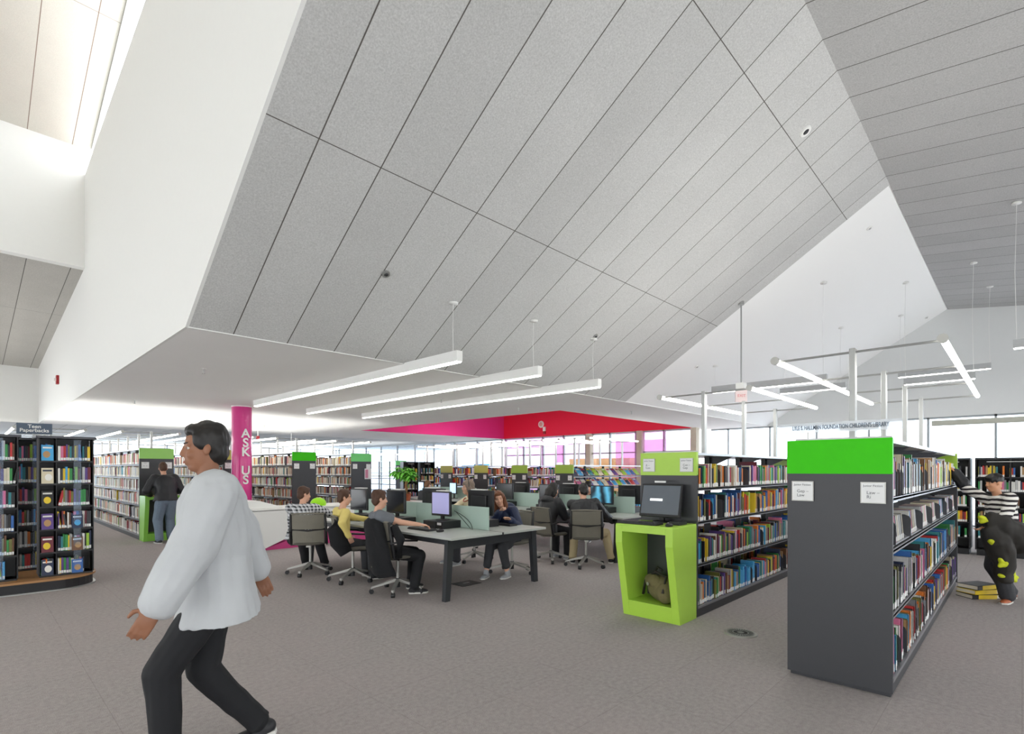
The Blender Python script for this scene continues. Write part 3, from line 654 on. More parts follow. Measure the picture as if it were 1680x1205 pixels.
# unit book: x -.5..-.5 thickness, y -1..0 depth (0 = spine), z 0..1; cover, page block and spine label
cv = MB().box((-.5, -1, 0), (-.40, 0, 1)).box((.40, -1, 0), (.5, 0, 1)).box((-.5, -.03, 0), (.5, 0, 1)).mesh('book', M_pages)
pg = MB().box((-.42, -.97, .015), (.42, -.02, .985)).mesh('pages', M_pages)
lb = MB().box((-.5, 0, .03), (.5, .008, .2)).mesh('spine_label', M_label)
def size_word(b):
    return ('thick ' if b['t'] > .031 else 'thin ' if b['t'] < .019 else '') + ('tall ' if b['h'] > .255 else 'short ' if b['h'] < .205 else '')
def place_pos(b):
    p = Vector(b['p']); p.z = b['z']
    if b['lean']: p.z += abs(math.sin(b['lean']))*b['t']/2+.0005
    return p
stuff = {}
used = {}
for b in BOOKS:
    if b['kind'] == 'book' and id(b) in solo:
        o = bpy.data.objects.new('book', cv); C.objects.link(o)
        o.matrix_world = Matrix.Translation(place_pos(b)) @ frame(b).to_4x4() @ Matrix.Diagonal((b['t'], b['d'], b['h'], 1))
        o.material_slots[0].link = 'OBJECT'; o.material_slots[0].material = bm_(b['col'])
        for nm_, me in (('pages', pg), ('spine_label', lb)):
            c = bpy.data.objects.new(nm_, me); C.objects.link(c); c.parent = o
        wsh = b['where'].replace(' of the nearest bookcase', ', nearest case').replace(' beside the lime desk', ', lime desk case').replace('second lowest', 'lower middle').replace('second highest', 'upper middle')
        bays = '' if 'tower' in wsh or 'slanted' in wsh else f' {ORD[b["bay"]]} bay,'
        lab = f"{size_word(b)}{b['col']} book, {ORD[min(b['k'], 48)]} from left,{bays} {wsh}"
        if lab in used: lab = lab.replace(' book', ' narrow book')
        used[lab] = 1
        tag(o, lab, 'book', 'books on the ' + b['where'])
    elif b['kind'] == 'bookend' and b['a'] > 20:
        r_ = thing('bookend', f"dark metal bookend before the {ORD[min(b['k'], 48)]} place, {ORD[b['bay']]} bay, {b['where']}", 'bookend', place_pos(b), 0, 'bookends on the '+b['where'])
        r_.matrix_world = Matrix.Translation(place_pos(b)) @ frame(b).to_4x4()
        h, d = b['h'], b['d']
        prof = [(0, -d, 0), (0, 0, 0), (0, 0, h*.8), (0, -.012, h*.93), (0, -.04, h), (0, -d+.04, h), (0, -d, h*.8)]
        MB().prism([(-.0015, y, z) for _, y, z in prof], (.003, 0, 0)).build('plate', M_shelf, r_)
        MB().box((0, -d, 0), (.09, -.01, .0015)).build('foot', M_shelf, r_)
    elif b['kind'] == 'cover':
        r_ = thing('face_out_paperback', f"face-out {b['col']} paperback {'in front' if b['k'] else 'at the left'}, {b['where']}", 'book', (b['p'].x, b['p'].y-.005, b['z']), 0, 'face-out paperbacks on the towers')
        r_.rotation_euler = (-.12, 0, .0)
        MB().box((-b['t']/2, 0, 0), (b['t']/2, .018, b['h'])).build('cover', bm_(b['col']), r_)
        c2 = rnd.choice(['white', 'yellow', 'red', 'sky blue', 'tan'])
        MB().ball((rnd.uniform(-.01, .01), -.0005, b['h']*.4), (b['t']*.3, .001, b['h']*.22), n=14).build('cover_picture', bm_(c2), r_)
        MB().box((-b['t']*.38, -.001, b['h']*.78), (b['t']*.38, 0, b['h']*.88)).build('title_band', bm_('white' if b['col'] not in ('cream',) else 'navy'), r_)
    elif b['kind'] == 'book':
        stuff.setdefault('all', []).append(b)
mb = MB(); mlist = [bm_(k) for k in PN]+[M_label]
for b in stuff.get('all', []):
    if b['z'] < 0: continue
    M = frame(b); p = place_pos(b); mb.mi = PN.index(b['col'])
    mb.cbox(p + M @ Vector((0, -b['d']/2, b['h']/2)), (b['t'], b['d'], b['h']), M)
    mb.mi = len(PN)
    mb.cbox(p + M @ Vector((0, .0008, b['h']*.12)), (b['t']*.9, .002, b['h']*.17), M)
tag(mb.build('books', mlist), 'all the smaller and farther books filling the library shelves', 'books', kind='stuff')
# magazines on the slanted display shelves of the far case
mags = []
for j, z in enumerate((1.33, 1.02)):
    MB().prism([(11.52, 8.80, z-.03), (11.52, 9.02, z+.20), (11.52, 9.03, z+.19), (11.52, 8.80, z-.045)], (3.66, 0, 0)).build('display_shelf', M_lip, bpy.data.objects.get('double_sided_bookcase.007') or None, loc=(-11.5, -8.78, 0)) if 0 else None
    for i in range(14):
        x = 11.62+i*.25; cc = rnd.choice(['sky blue', 'pink', 'red', 'white', 'navy', 'teal', 'cream', 'lime', 'purple', 'blue'])
        r_ = thing('magazine', f"{cc} magazine, {ORD[i]} from the left on the {('upper', 'lower')[j]} display shelf", 'magazine', (x, 8.79, z), 0, 'magazines on the far display shelves')
        r_.rotation_euler = (-.75, 0, rnd.uniform(-.04, .04))
        MB().box((-.1, 0, 0), (.1, .006, .27)).build('cover', bm_(cc), r_)
        MB().box((-.07, -.001, .2), (.07, 0, .25)).build('masthead', bm_(rnd.choice(['white', 'yellow', 'red'])), r_)
# ================================================================ furniture and computers
def monitor(name_label, p, head, w_=.46, h_=.30, lift=.13, screen=None, back_papers=True, group='computer monitors', tilt=0, portrait=False):
    p = (p[0], p[1], p[2])
    t = thing('computer_monitor', name_label, 'monitor', p, head, group)         # local +x = the way the screen looks
    zc = lift+h_/2
    Mx = Matrix.Rotation(-tilt, 3, 'Y')
    MB().cbox((0, 0, zc), (.035, w_, h_), Mx).build('housing', M_black, t, bevel=.005)
    MB().cbox((-.03, 0, zc), (.04, w_*.6, h_*.6), Mx).build('rear_shell', M_black, t, bevel=.01)
    MB().cbox(Vector((0,0,zc)) + Mx @ Vector((.018, 0, .006)), (.003, w_-.035, h_-.045), Mx).build('screen', screen or M_scr_off, t)
    MB().cbox((-.02, 0, lift/2), (.03, .05, lift)).build('neck', M_black, t)
    MB().cyl((-.02, 0, 0), (-.02, 0, .012), .1, .09, 24).build('foot', M_black, t)
    MB().cbox((-.03, -w_*.32, zc+h_*.36), (.06, .05, .01)).build('badge', M_steel, t) if 0 else None
    if back_papers:
        MB().cbox((-.03, 0, lift+h_+.008), (.09, w_*.5, .012)).build('paper_tray', M_acryl_w, t)
    return t
def film():
    m = mat('film_screen', '3f7fa6', .3, emit=.35); g = N(m); b = g.n['Principled BSDF']
    tc = g.new('ShaderNodeTexCoord'); wv = g.new('ShaderNodeTexWave', bands_direction='Y'); wv.inputs['Scale'].default_value = 1.6; wv.inputs['Distortion'].default_value = 9; wv.inputs['Detail'].default_value = 3
    g.l.new(tc.outputs['Object'], wv.inputs['Vector']); c = g.mix(wv.outputs['Fac'], srgb('10202c'), srgb('62b4d6'))
    g.l.new(c, b.inputs['Base Color']); g.l.new(c, b.inputs['Emission Color']); return m
M_scr_off = mat('dark_screen', '15181f', .15); M_scr_lav = mat('lavender_screen', 'a3a2cf', .3, emit=.25, var=.02); M_scr_blue = mat('pale_blue_screen', 'bcdcf2', .3, emit=.6, var=.1, vscale=6)
M_scr_movie = film(); M_scr_grey = mat('slate_screen', '5d636b', .2, emit=.12, var=.03)
M_acryl_w = mat('white_card_tray', 'dcdcd8', .5); M_key = mat('key_plastic', '2b2b2e', .5)
def keyboard(lab, p, head, group='keyboards'):
    t = thing('keyboard', lab, 'keyboard', p, head, group)
    MB().box((-.07, -.22, 0), (.07, .22, .018)).build('case', M_black, t, bevel=.004)
    k = MB()
    for r_ in range(5):
        for c in range(15): k.box((-.06+r_*.025, -.21+c*.028, .018), (-.04+r_*.025, -.187+c*.028, .026))
    k.build('keys', M_key, t); return t
def mouse(lab, p, head):
    t = thing('computer_mouse', lab, 'mouse', p, head, 'computer mice')
    MB().ball((0,0,.012), (.055, .031, .022), n=18, k=10).build('shell', M_black, t, smooth=True); MB().cyl((.02,-.004,.031), (.02,.004,.031), .01, n=10).build('wheel', M_steel, t); return t
def desktop_pc(lab, p, head):
    t = thing('desktop_computer', lab, 'computer', p, head, 'desktop computers')
    MB().box((-.17, -.19, 0), (.17, .19, .095)).build('case', M_black, t, bevel=.004)
    MB().box((.17, -.17, .012), (.176, .05, .085)).build('front_grille', M_key, t); MB().box((.17, .09, .05), (.177, .16, .08)).build('label_plate', M_paper, t); return t
def table(lab, x0, x1, y0, y1, gy0, gy1):
    t = thing('computer_table', lab, 'table', ((x0+x1)/2, y0, 0), 0, 'shared computer tables'); w2 = (x1-x0)/2; Ln = y1-y0
    n = max(1, round(Ln/1.85))
    for i in range(n):
        for sx in (-1, 1):
            a, b = sorted((sx*.012, sx*w2)); MB().box((a, Ln*i/n+.002, .70), (b, Ln*(i+1)/n-.002, .728)).build('tabletop', M_grey_table, t, bevel=.003)
    MB().box((-.012, 0, .695), (.012, Ln, .726)).build('cable_tray', M_frame, t)
    for y in (.16, Ln-.16):
        for sx in (-1, 1):
            xo = sx*(w2-.10); m = MB()
            m.prism([(xo-.045, y-.03, .70), (xo+.045, y-.03, .70), (xo+sx*.05+.035, y-.03, 0), (xo+sx*.05-.035, y-.03, 0)], (0, .06, 0)).build('leg', M_frame, t)
        MB().box((-w2+.1, y-.02, .58), (w2-.1, y+.02, .69)).build('end_rail', M_frame, t)
    for sx in (-1, 1): MB().box((sx*(w2-.14)-.02, .16, .62), (sx*(w2-.14)+.02, Ln-.16, .69)).build('side_rail', M_frame, t)
    k = gy0; i = 0
    while k < gy1-.1:
        e = min(k+1.5, gy1)
        MB().box((-.006, k-y0, .73), (.006, e-y0, 1.015)).build('privacy_screen', M_frost, t); k = e+.01
    return t
table('nearest long computer table, where the boy in grey types', 3.70, 5.30, 4.5, 8.2, 4.75, 8.0)
table('long computer table behind, where the pair in dark coats sit', 7.15, 8.80, 4.5, 8.2, 4.78, 8.0)
table('farthest computer table with lit screens behind the woman', 8.35, 9.9, 9.9, 12.5, 10.1, 12.3)
pi = math.pi; TZ = .7285
# nearest table, screens towards -X (left) and towards +X (right)
for (x, y, hd, scr, w_, h_, lab, papers) in (
    (4.32, 5.46, pi+.06, M_scr_lav, .36, .32, 'tall monitor with a lavender screen in front of the boy in grey', True),
    (4.15, 6.25, pi+.12, M_scr_off, .38, .32, 'dark monitor between the boy in grey and the boy in yellow', True),
    (4.10, 7.15, pi+.15, M_scr_off, .38, .32, 'dark monitor behind the head of the boy in yellow', True),
    (4.78, 5.20, 0.03, M_scr_off, .47, .33, 'monitor seen from the back beside the girl with long hair', True),
    (4.78, 6.22, 0.1, M_scr_off, .47, .33, 'monitor seen from the back left of the woman in beige', True),
    (4.78, 7.2, 0.1, M_scr_blue, .40, .30, 'monitor with a pale blue edge near the potted plant', False)):
    lift = .155
    pc_ = desktop_pc('desktop computer under the ' + lab.split(' monitor')[0].replace('monitor seen', 'monitor seen') + ' monitor ' + lab.split('monitor ')[1].split(' the ')[-1] if 0 else 'flat desktop computer under the ' + ' '.join(lab.split()[:10]), (x+(.02 if hd > 1 else -.02), y, TZ), hd)
    monitor(lab, (x, y, TZ+.0955), hd, w_, h_, .055, scr, papers)
for (x, y, hd, scr, lab, papers) in (
    (7.80, 5.33, pi+.05, M_scr_movie, 'lit monitor playing a blue film, right of the boy in the dark jacket', False),
    (7.80, 6.55, pi+.05, M_scr_off, 'dark monitor just left of the girl in the black coat', False),
    (7.80, 7.75, pi+.05, M_scr_off, 'dark monitor right above the long haired girl', False),
    (8.28, 5.07, 0, M_scr_off, 'monitor seen from the back, beside the lime desk', True),
    (8.28, 6.42, 0, M_scr_off, 'monitor seen from the back, between the two people in dark coats', True),
    (8.28, 7.72, 0, M_scr_off, 'monitor seen from the back, above the frosted screen left of the black coat', True),
    (8.9, 10.75, pi-.3, M_scr_blue, 'pale blue lit screen left of the woman in beige', False),
    (8.9, 12.15, pi-.3, M_scr_blue, 'pale blue lit screen beside the potted plant', False)):
    if x > 8.6: monitor(lab, (x, y, TZ), hd, .44, .3, .12, scr, papers)
    else:
        desktop_pc('flat desktop computer under the ' + ' '.join(lab.split()[:10]), (x, y, TZ), hd); monitor(lab, (x, y, TZ+.0955), hd, .46, .33, .05, scr, papers)
kp = at(700, 868, .74)
keyboard('keyboard under the hands of the boy in grey', (3.98, 5.42, TZ), pi); mouse('black mouse under the right hand of the boy in grey', (3.99, 5.07, TZ), pi)
keyboard('keyboard before the boy in yellow', (3.88, 6.3, TZ), pi); keyboard('keyboard before the girl with long hair', (5.08, 5.1, TZ), 0); keyboard('keyboard before the boy in the dark jacket', (7.45, 5.3, TZ), pi)
keyboard('keyboard before the girl in the black coat', (7.4, 6.5, TZ), pi)
cb = MB()
for (a, b, c) in (((4.4, 5.3, .95), (4.45, 5.0, .85), (4.36, 4.9, .74)), ((4.4, 5.25, .93), (4.42, 5.05, .78), (4.4, 4.98, .74))):
    cb.tube([Vector(a).lerp(Vector(b), k/6).lerp(Vector(b).lerp(Vector(c), k/6), k/6) for k in range(7)], .004, 6)
tag(cb.build('power_cable', M_black), 'black cables hanging from the lavender monitor', 'cable')
hb = thing('card_holder', 'small black card box standing on the right computer table', 'box', (7.35, 5.75, TZ)); MB().box((-.06, -.09, 0), (.06, .09, .05)).build('tray', M_black, hb); MB().box((-.05, -.08, .05), (.05, .08, .056)).build('cards', M_paper, hb)

# terminal on the lime desk
km = monitor('large black touch monitor on the lime desk', (4.95, 2.66, .945), pi, .45, .34, .05, M_scr_grey, False, 'computer monitors', tilt=.22)
MB().box((-.0, -.06, 0), (.012, .06, .018)).build('label_strip', M_paper, km, loc=(.012, 0, .405))
MB().box((0, -.07, -.012), (.001, .07, .012)).build('screen_logo', mat('screen_white', 'f2f4f5', .5, emit=.5), km, loc=(.028, -.04, .23)).rotation_euler = (0, -.22, 0)
keyboard('black keyboard on the lime desk', (4.665, 2.74, .943), pi); mouse('mouse at the right corner of the lime desk', (4.64, 2.41, .943), pi)
sc_ = thing('receipt_printer', 'small black device behind the mouse on the lime desk', 'printer', (4.85, 2.42, .943)); MB().box((-.08, -.05, 0), (.08, .06, .035)).build('body', M_black, sc_, bevel=.004); MB().box((-.03, -.03, .035), (.03, .04, .04)).build('slot', M_key, sc_)
# dark rear of the desk niche + bag
bagm = mat('olive_canvas', '6f6744', .9, bump=.6, bscale=40, var=.12); bagd = mat('dark_leather', '2a2622', .6)
bg_ = thing('shoulder_bag', 'olive canvas bag with dark straps inside the lime desk niche', 'bag', (4.86, 2.60, .16), -.5)
m = MB(); m.ball((0, 0, .13), (.12, .19, .13), n=20, k=14).ball((.02, .08, .12), (.1, .11, .12), n=16, k=10).ball((-.03, -.1, .11), (.09, .09, .11), n=16, k=10)
bo = m.build('pouch', bagm, bg_, smooth=True)
MB().ball((-.07, .05, .20), (.075, .12, .07), Matrix.Rotation(.5, 3, 'Y'), n=18, k=10).build('flap', bagm, bg_, smooth=True)
MB().tube([(-.12, .16, .05), (-.13, .1, .2), (-.06, .02, .30), (-.02, -.1, .26), (-.1, -.16, .12)], .014, 8).build('strap', bagd, bg_, smooth=True)
MB().tube([(-.02, .14, .24), (.0, .08, .33), (.0, 0, .31)], .012, 8).build('handle', bagd, bg_, smooth=True)
MB().cyl((-.145, .03, .18), (-.152, .03, .18), .018, n=16).build('button', M_alu, bg_)

bx_ = at(765, 958); fb = thing('floor_box', 'dark square power box in the carpet under the nearest table', 'floor box', (bx_.x, bx_.y, 0))
MB().box((-.16, -.12, 0), (.16, .12, .006)).build('lid', M_black, fb); MB().box((-.05, -.015, .006), (.05, .015, .012)).build('handle', M_steel, fb)
# coloured benches beyond the lime-desk bookcase
for (p, s, m_, lab) in (((8.9, 4.55, .38), (1.0, 1.6, .1), mat('orange_vinyl', 'd6401f', .5), 'low orange bench glimpsed through the bookcase'), ((9.6, 3.7, .40), (1.5, .7, .12), mat('crimson_vinyl', 'c21447', .5), 'crimson upholstered bench glimpsed through the bookcase')):
    t = thing('bench', lab, 'bench', (p[0], p[1], 0)); MB().cbox((0,0,p[2]), s).build('seat', m_, t, bevel=.03)
    for sx in (-1, 1):
        for sy in (-1, 1): MB().cyl((sx*(s[0]/2-.1), sy*(s[1]/2-.1), 0), (sx*(s[0]/2-.1), sy*(s[1]/2-.1), p[2]-s[2]/2), .02).build('leg', M_steel, t)

# reception desk, white faceted counter on a magenta recess
M_corian = mat('white_solid_surface', 'e9e9e6', .35, var=.01)
rd = thing('reception_desk', 'long white faceted reception counter over a magenta base', 'desk', (3.2, 9.95, 0))
prof = [(0, 0, .0), (0.55, 0, .0), (1.0, 0.0, .34), (4.3, 0, .34)]
MB().prism([(-.2, 0, .02), (.55, 0, .02), (1.25, 0, .30), (4.3, 0, .30), (4.3, 0, .735), (-.2, 0, .735)], (0, .07, 0)).build('front_panel', M_corian, rd)
MB().box((-.2, .12, 0), (4.3, .95, .36)).build('base', mat('magenta_laminate', 'c4417f', .45), rd)
MB().prism([(.15, .04, 0), (1.6, .04, 0), (1.6, .04, .3), (.62, .04, .04)], (0, .05, 0)).build('plinth', MATS['magenta_laminate'], rd)
MB().box((-.2, 0, .72), (4.3, .95, .76)).build('worktop', M_corian, rd, bevel=.004)
MB().prism([(-.15, .25, .76), (1.05, .25, .76), (.6, .25, .90), (-.15, .25, .90)], (0, .6, 0)).build('raised_shelf', M_corian, rd)
MB().box((-.2, .1, .36), (4.3, .95, .72)).build('cabinet', M_corian, rd)
lo = thing('desk_ornament', 'rounded lime green plastic shell on the reception counter', 'ornament', (4.93, 10.2, .76)); MB().ball((0,0,.045), (.16, .12, .12), n=24, k=14).build('shell', mat('lime_plastic', '9be012', .3), lo, smooth=True); MB().cyl((0,0,-.0), (0,0,.012), .1, n=20).build('foot', M_black, lo)
lo.location.z = .835; lo.children[0].location = (0,0,-.04) if 0 else (0,0,0)
lo.location.z = .76
# potted plant on the counter end
pp_ = Vector((7.15, 10.35, .76))
pl = thing('potted_plant', 'leafy money tree in a brown pot on the white counter', 'plant', pp_)
MB().box((-.45, -.4, 0), (.5, .6, .74)).build('counter_cabinet', M_corian, None, loc=(7.1, 10.35, 0)).name = 'side_cabinet'
tag(bpy.data.objects['side_cabinet'], 'white cabinet at the end of the reception counter under the plant', 'cabinet')
MB().cyl((0,0,0), (0,0,.15), .085, .115, 24).cyl((0,0,.15), (0,0,.17), .12, .12, 24).build('pot', mat('terracotta_brown', '8e4420', .6), pl)
MB().cyl((0,0,.16), (0,0,.172), .1, n=20).build('soil', mat('potting_soil', '3a2a1c', .95), pl)
tk = MB(); rp = random.Random(3)
for k in range(3):
    a = k*2.1; tk.tube([(.025*math.cos(a), .025*math.sin(a), .15), (.02*math.cos(a+1.5), .02*math.sin(a+1.5), .3), (.02*math.cos(a+3), .02*math.sin(a+3), .42), (.04*math.cos(a+4), .04*math.sin(a+4), .52)], .018, 8)
tk.build('trunk', mat('plant_bark', '9a7a50', .9, bump=.5), pl, smooth=True)
st = MB(); lf = MB()
def leaf(mb, base, d, ln, wd__):
    d = Vector(d).normalized(); s = d.cross(Vector((0,0,1))); s = s.normalized() if s.length > .01 else Vector((1,0,0)); rows_ = []
    pts = []
    for i in range(6):
        f = i/5; c = Vector(base)+d*ln*f+Vector((0,0,-.55*ln*f*f)); ww = wd__*math.sin(math.pi*min(.98, f*.92+.06)); pts.append((c-s*ww+Vector((0,0,.02*ln)), c, c+s*ww+Vector((0,0,.02*ln))))
    vs = [p for r_ in pts for p in r_]; fs = []
    for i in range(5):
        for j in range(2): fs.append((i*3+j, i*3+j+1, i*3+j+4, i*3+j+3))
    mb.add(vs, fs)
for k in range(30):
    a = rp.uniform(0, 6.28); el = rp.uniform(.1, 1.35); ln = rp.uniform(.14, .34)
    b = Vector((0,0,.5)); e = b+Vector((math.cos(a)*math.cos(el), math.sin(a)*math.cos(el), math.sin(el)))*ln
    st.tube([b, b.lerp(e, .5)+Vector((0,0,.03)), e], .004, 5)
    for j in range(6):
        aa = a+(j-2.5)*.62; leaf(lf, e, (math.cos(aa), math.sin(aa), rp.uniform(-.25, .45)), rp.uniform(.15, .24), .034)
st.build('stem', mat('plant_stem', '6d8a3a', .7), pl); o = lf.build('foliage', mat('plant_leaf', '5fae35', .4, var=.3, vscale=12), pl, smooth=True); o['kind'] = 'stuff'
# black book spinners far behind and on the right
def spinner(lab, x, y, rz_, h=1.66, n=2, wd_=.62):
    t = thing('book_spinner', lab, 'book display', (x, y, 0), rz_, 'black book spinners')
    for i in range(n):
        o_ = i*(wd_+.06)
        MB().box((o_+.02, .02, 0), (o_+wd_-.02, .4, .1)).build('base', M_black, t)
        for a in (0, wd_*.55, wd_-.02): MB().box((o_+a, 0, .1), (o_+a+.02, .42, h)).build('upright', M_black, t)
        MB().box((o_, 0, h), (o_+wd_, .42, h+.03)).build('top', M_dark, t); MB().box((o_, .40, .1), (o_+wd_, .42, h)).build('back_panel', M_black, t)
        m = MB()
        for z in (.3, .57, .84, 1.11, 1.36): m = MB().box((o_, 0, z-.02), (o_+wd_, .41, z)); m.build('shelf', M_black, t)
        MB().box((o_+.15, -.005, h-.045), (o_+wd_-.15, .0, h-.035)).build('lamp_strip', M_white, t)
    return t, [(.3, .57, .84, 1.11, 1.36)]
spinner('black shelving unit behind the boy in the striped top', 12.2, 1.45, -pi/2-.02, n=2, wd_=.8)
spinner('black book spinner behind the boy in yellow', 9.9, 14.5, -.35, h=1.72, n=2, wd_=.5)
mb = MB(); rs = random.Random(5); mb.v = []
def fill_spin(x, y, rz_, n, wd_, hs=(.3, .57, .84, 1.11, 1.36)):
    M = Matrix.Rotation(rz_, 3, 'Z')
    for i in range(n):
        for z in hs:
            a = i*(wd_+.06)+.04
            while a < i*(wd_+.06)+wd_-.05:
                t_ = rs.uniform(.014, .03); h_ = rs.uniform(.15, .2); mb.mi = rs.randrange(len(PN))
                c = Vector((x, y, 0)) + M @ Vector((a+t_/2, .08, z+h_/2)); mb.cbox(c, (t_, .12, h_), M); mb.mi = len(PN); mb.cbox(Vector((x, y, 0)) + M @ Vector((a+t_/2, .018, z+.02)), (t_*.9, .004, .035), M)
                a += t_+.002 + (.06 if rs.random() < .08 else 0)
fill_spin(12.2, 1.45, -pi/2-.02, 2, .8); fill_spin(9.9, 14.5, -.35, 2, .5)
tag(mb.build('paperbacks', mlist), 'small paperbacks filling the black spinners', 'books', kind='stuff')
# books stacked on the floor beside the striped boy
sp_ = at(1606, 981)
for k, (c, lab) in enumerate((('black', 'lowest book of the floor stack'), ('yellow', 'yellow and black book, middle of the floor stack'), ('grey', 'upper book of the floor stack, yellow spine'))):
    r_ = thing('paperback_book', lab + ' beside the boy', 'book', (sp_.x+.02, sp_.y, .055*k), -A1*0+(-.76)+.12*k, 'books stacked on the floor')
    MB().box((-.17, -.1, 0), (.17, .12, .006)).box((-.17, -.1, .044), (.17, .12, .05)).box((-.17, -.1, 0), (-.0, -.094, .05)).build('cover', bm_(c if c != 'grey' else 'charcoal'), r_)
    MB().box((-.165, -.092, .006), (.165, .115, .044)).build('pages', M_pages, r_); MB().box((-.1, -.1015, .002), (.12, -.093, .048)).build('spine', bm_('yellow'), r_)
# poster on the end of the fourth adult bookcase
po = thing('poster', 'pink and white poster on the grey bookcase end behind the boys', 'poster', (7.99, 13.455, 1.37)); MB().box((-.11, 0, -.15), (.11, .004, .15)).build('sheet', M_paper, po); MB().box((-.09, -.002, -.12), (.0, 0, .12)).build('picture', mat('poster_pink', 'c9829b', .6), po)

# ---------------------------------------------------------------- swivel chairs
M_mesh = mat('taupe_upholstery', '7f7b70', .8, bump=.3, bscale=120); M_mesh2 = mat('taupe_seat', '5d5a52', .85, bump=.3)
def make_chair():
    t = thing('swivel_chair', 'x', 'chair')
    def slab(x0f, z0, z1, name, m, th=.018, w0=.21):
        mb_ = MB(); rings = []
        K = 8
        for i in range(K+1):
            z = z0+(z1-z0)*i/K; x = x0f(z); ring = []
            for j in range(9): y = -w0+2*w0*j/8; ring.append((x+.04*(y/w0)**2, y, z))
            for j in range(8, -1, -1): y = -w0+2*w0*j/8; ring.append((x-th+.04*(y/w0)**2, y, z))
            rings.append(ring)
        mb_.loft(rings); return mb_.build(name, m, t, smooth=False)
    fx = lambda z: -.20-.16*(z-.5)
    slab(fx, .44, .645, 'lower_backrest', M_mesh); slab(lambda z: fx(z)-.004, .655, .86, 'upper_backrest', M_mesh)
    for s in (-1, 1): MB().tube([(-.1, s*.235, .43), (fx(.46)+.03, s*.235, .46), (fx(.65)+.03, s*.232, .65), (fx(.88)+.03, s*.225, .875)], [.016, .022, .02, .014], 8).build('back_frame', M_black, t, smooth=True)
    MB().tube([(fx(.88)+.03, -.225, .87), (fx(.88)-.01, 0, .88), (fx(.88)+.03, .225, .87)], .012, 8).build('top_rail', M_mesh, t, smooth=True)
    MB().tube([(fx(.65)+.03, -.23, .655), (fx(.65)-.02, 0, .635), (fx(.65)+.03, .23, .655)], .013, 8).build('cross_bar', M_black, t, smooth=True)
    m = MB(); rings = []
    for i, (z, g) in enumerate(((.425, .04), (.435, .01), (.455, 0), (.468, .02))):
        rings.append([((.235-g)*math.copysign(abs(math.cos(a))**.6, math.cos(a)), (.235-g)*math.copysign(abs(math.sin(a))**.6, math.sin(a)), z) for a in [k*2*pi/24 for k in range(24)]])
    m.loft(rings).build('seat', M_mesh2, t, smooth=True)
    MB().box((-.2, -.03, .40), (.12, .03, .425)).build('seat_beam', M_alu, t)
    for s in (-1, 1): MB().tube([(-.22, s*.24, .62), (-.05, s*.27, .655), (.12, s*.27, .64)], .013, 8).build('armrest', M_black, t, smooth=True)
    MB().cyl((0,0,.17), (0,0,.41), .018, n=14).build('gas_lift', M_alu, t); MB().cyl((0,0,.06), (0,0,.17), .028, n=16).build('lift_column', M_black, t)
    for k in range(5):
        a = k*2*pi/5+.3; c, s = math.cos(a), math.sin(a)
        MB().prism([(c*.02-s*.022, s*.02+c*.022, .165), (c*.31-s*.014, s*.31+c*.014, .085), (c*.31-s*.014, s*.31+c*.014, .065), (c*.02-s*.022, s*.02+c*.022, .13)], (s*.036, -c*.036, 0)).build('base_spoke', M_alu, t)
        cs = MB().cyl((c*.31-s*.02, s*.31+c*.02, .028), (c*.31+s*.02, s*.31-c*.02, .028), .028, n=16).build('caster', M_black, t)
        MB().cyl((c*.31, s*.31, .05), (c*.31, s*.31, .075), .008).build('caster_pin', M_alu, cs)
    index_kids(t); return t
chairs = [((3.42, 7.32), 1.0, 'swivel chair of the boy in the plaid shirt'), ((3.60, 6.45), -.35, 'swivel chair of the boy in the yellow top'), ((3.64, 5.45), -.12, 'swivel chair of the boy in grey, a dark jacket over its back'),
          ((5.45, 5.27), pi+.25, 'swivel chair of the girl with long hair'), ((5.75, 6.42), pi, 'swivel chair of the woman with the headset'), ((6.62, 5.52), -.15, 'swivel chair of the girl in the black coat'), ((6.62, 4.82), .66, 'swivel chair seen square from behind, of the boy in the dark jacket'),
          ((9.3, 6.6), pi, 'swivel chair beyond the second table, mostly hidden'), ((6.72, 7.1), .1, 'empty swivel chair with a pale seat beyond the long haired girl')]
c0 = make_chair()
for i, ((x, y), h, lab) in enumerate(chairs):
    c_ = c0 if i == 0 else copy_tree(c0)
    c_.location = (x, y, 0); c_.rotation_euler = (0, 0, h); c_['label'] = lab; c_['group'] = 'swivel chairs at the tables'
# jacket over the back of the grey boy's chair
jk = MB(); rj = random.Random(9); rings = []
for i, z in enumerate((.24, .30, .38, .48, .58, .68, .78, .86, .90)):
    f = (z-.28)/.7; w0 = .20+.07*(1-f)+.02*math.sin(i*2); xo = -.262-.16*(z-.5)
    ring = []
    for j in range(24):
        a = j*2*pi/24; wv = .02*math.sin(4*a+i*.7)+.012*math.sin(9*a+i)
        ring.append((xo+(.055+wv+.03*(1-f))*math.cos(a)+.03*(abs(math.sin(a))**3), (w0+wv)*math.sin(a)*(.35 if z > .88 else .8 if z > .84 else 1), z+.015*math.sin(3*a+i)))
    rings.append(ring)
jt = thing('draped_jacket', 'black jacket with khaki lining draped over the grey boy\'s chair', 'jacket', (3.64, 5.45, 0), -.12)
jk.loft(rings).build('shell', mat('black_fleece', '17181b', .95, bump=.4, bscale=20), jt, smooth=True)
MB().tube([(-.22, .12, .42), (-.27, .02, .34), (-.25, -.12, .30), (-.16, -.2, .33)], [.04, .06, .05, .02], 10).build('lining', mat('khaki_lining', '6c6a58', .9, bump=.5), jt, smooth=True)
MB().tube([(-.16, -.2, .83), (-.1, -.27, .66), (-.12, -.26, .46)], [.05, .055, .045], 10).build('sleeve', MATS['black_fleece'], jt, smooth=True)
jt2 = thing('draped_jacket', 'black coat hanging off the yellow boy\'s chair', 'jacket', (3.60, 6.45, 0), -.35)
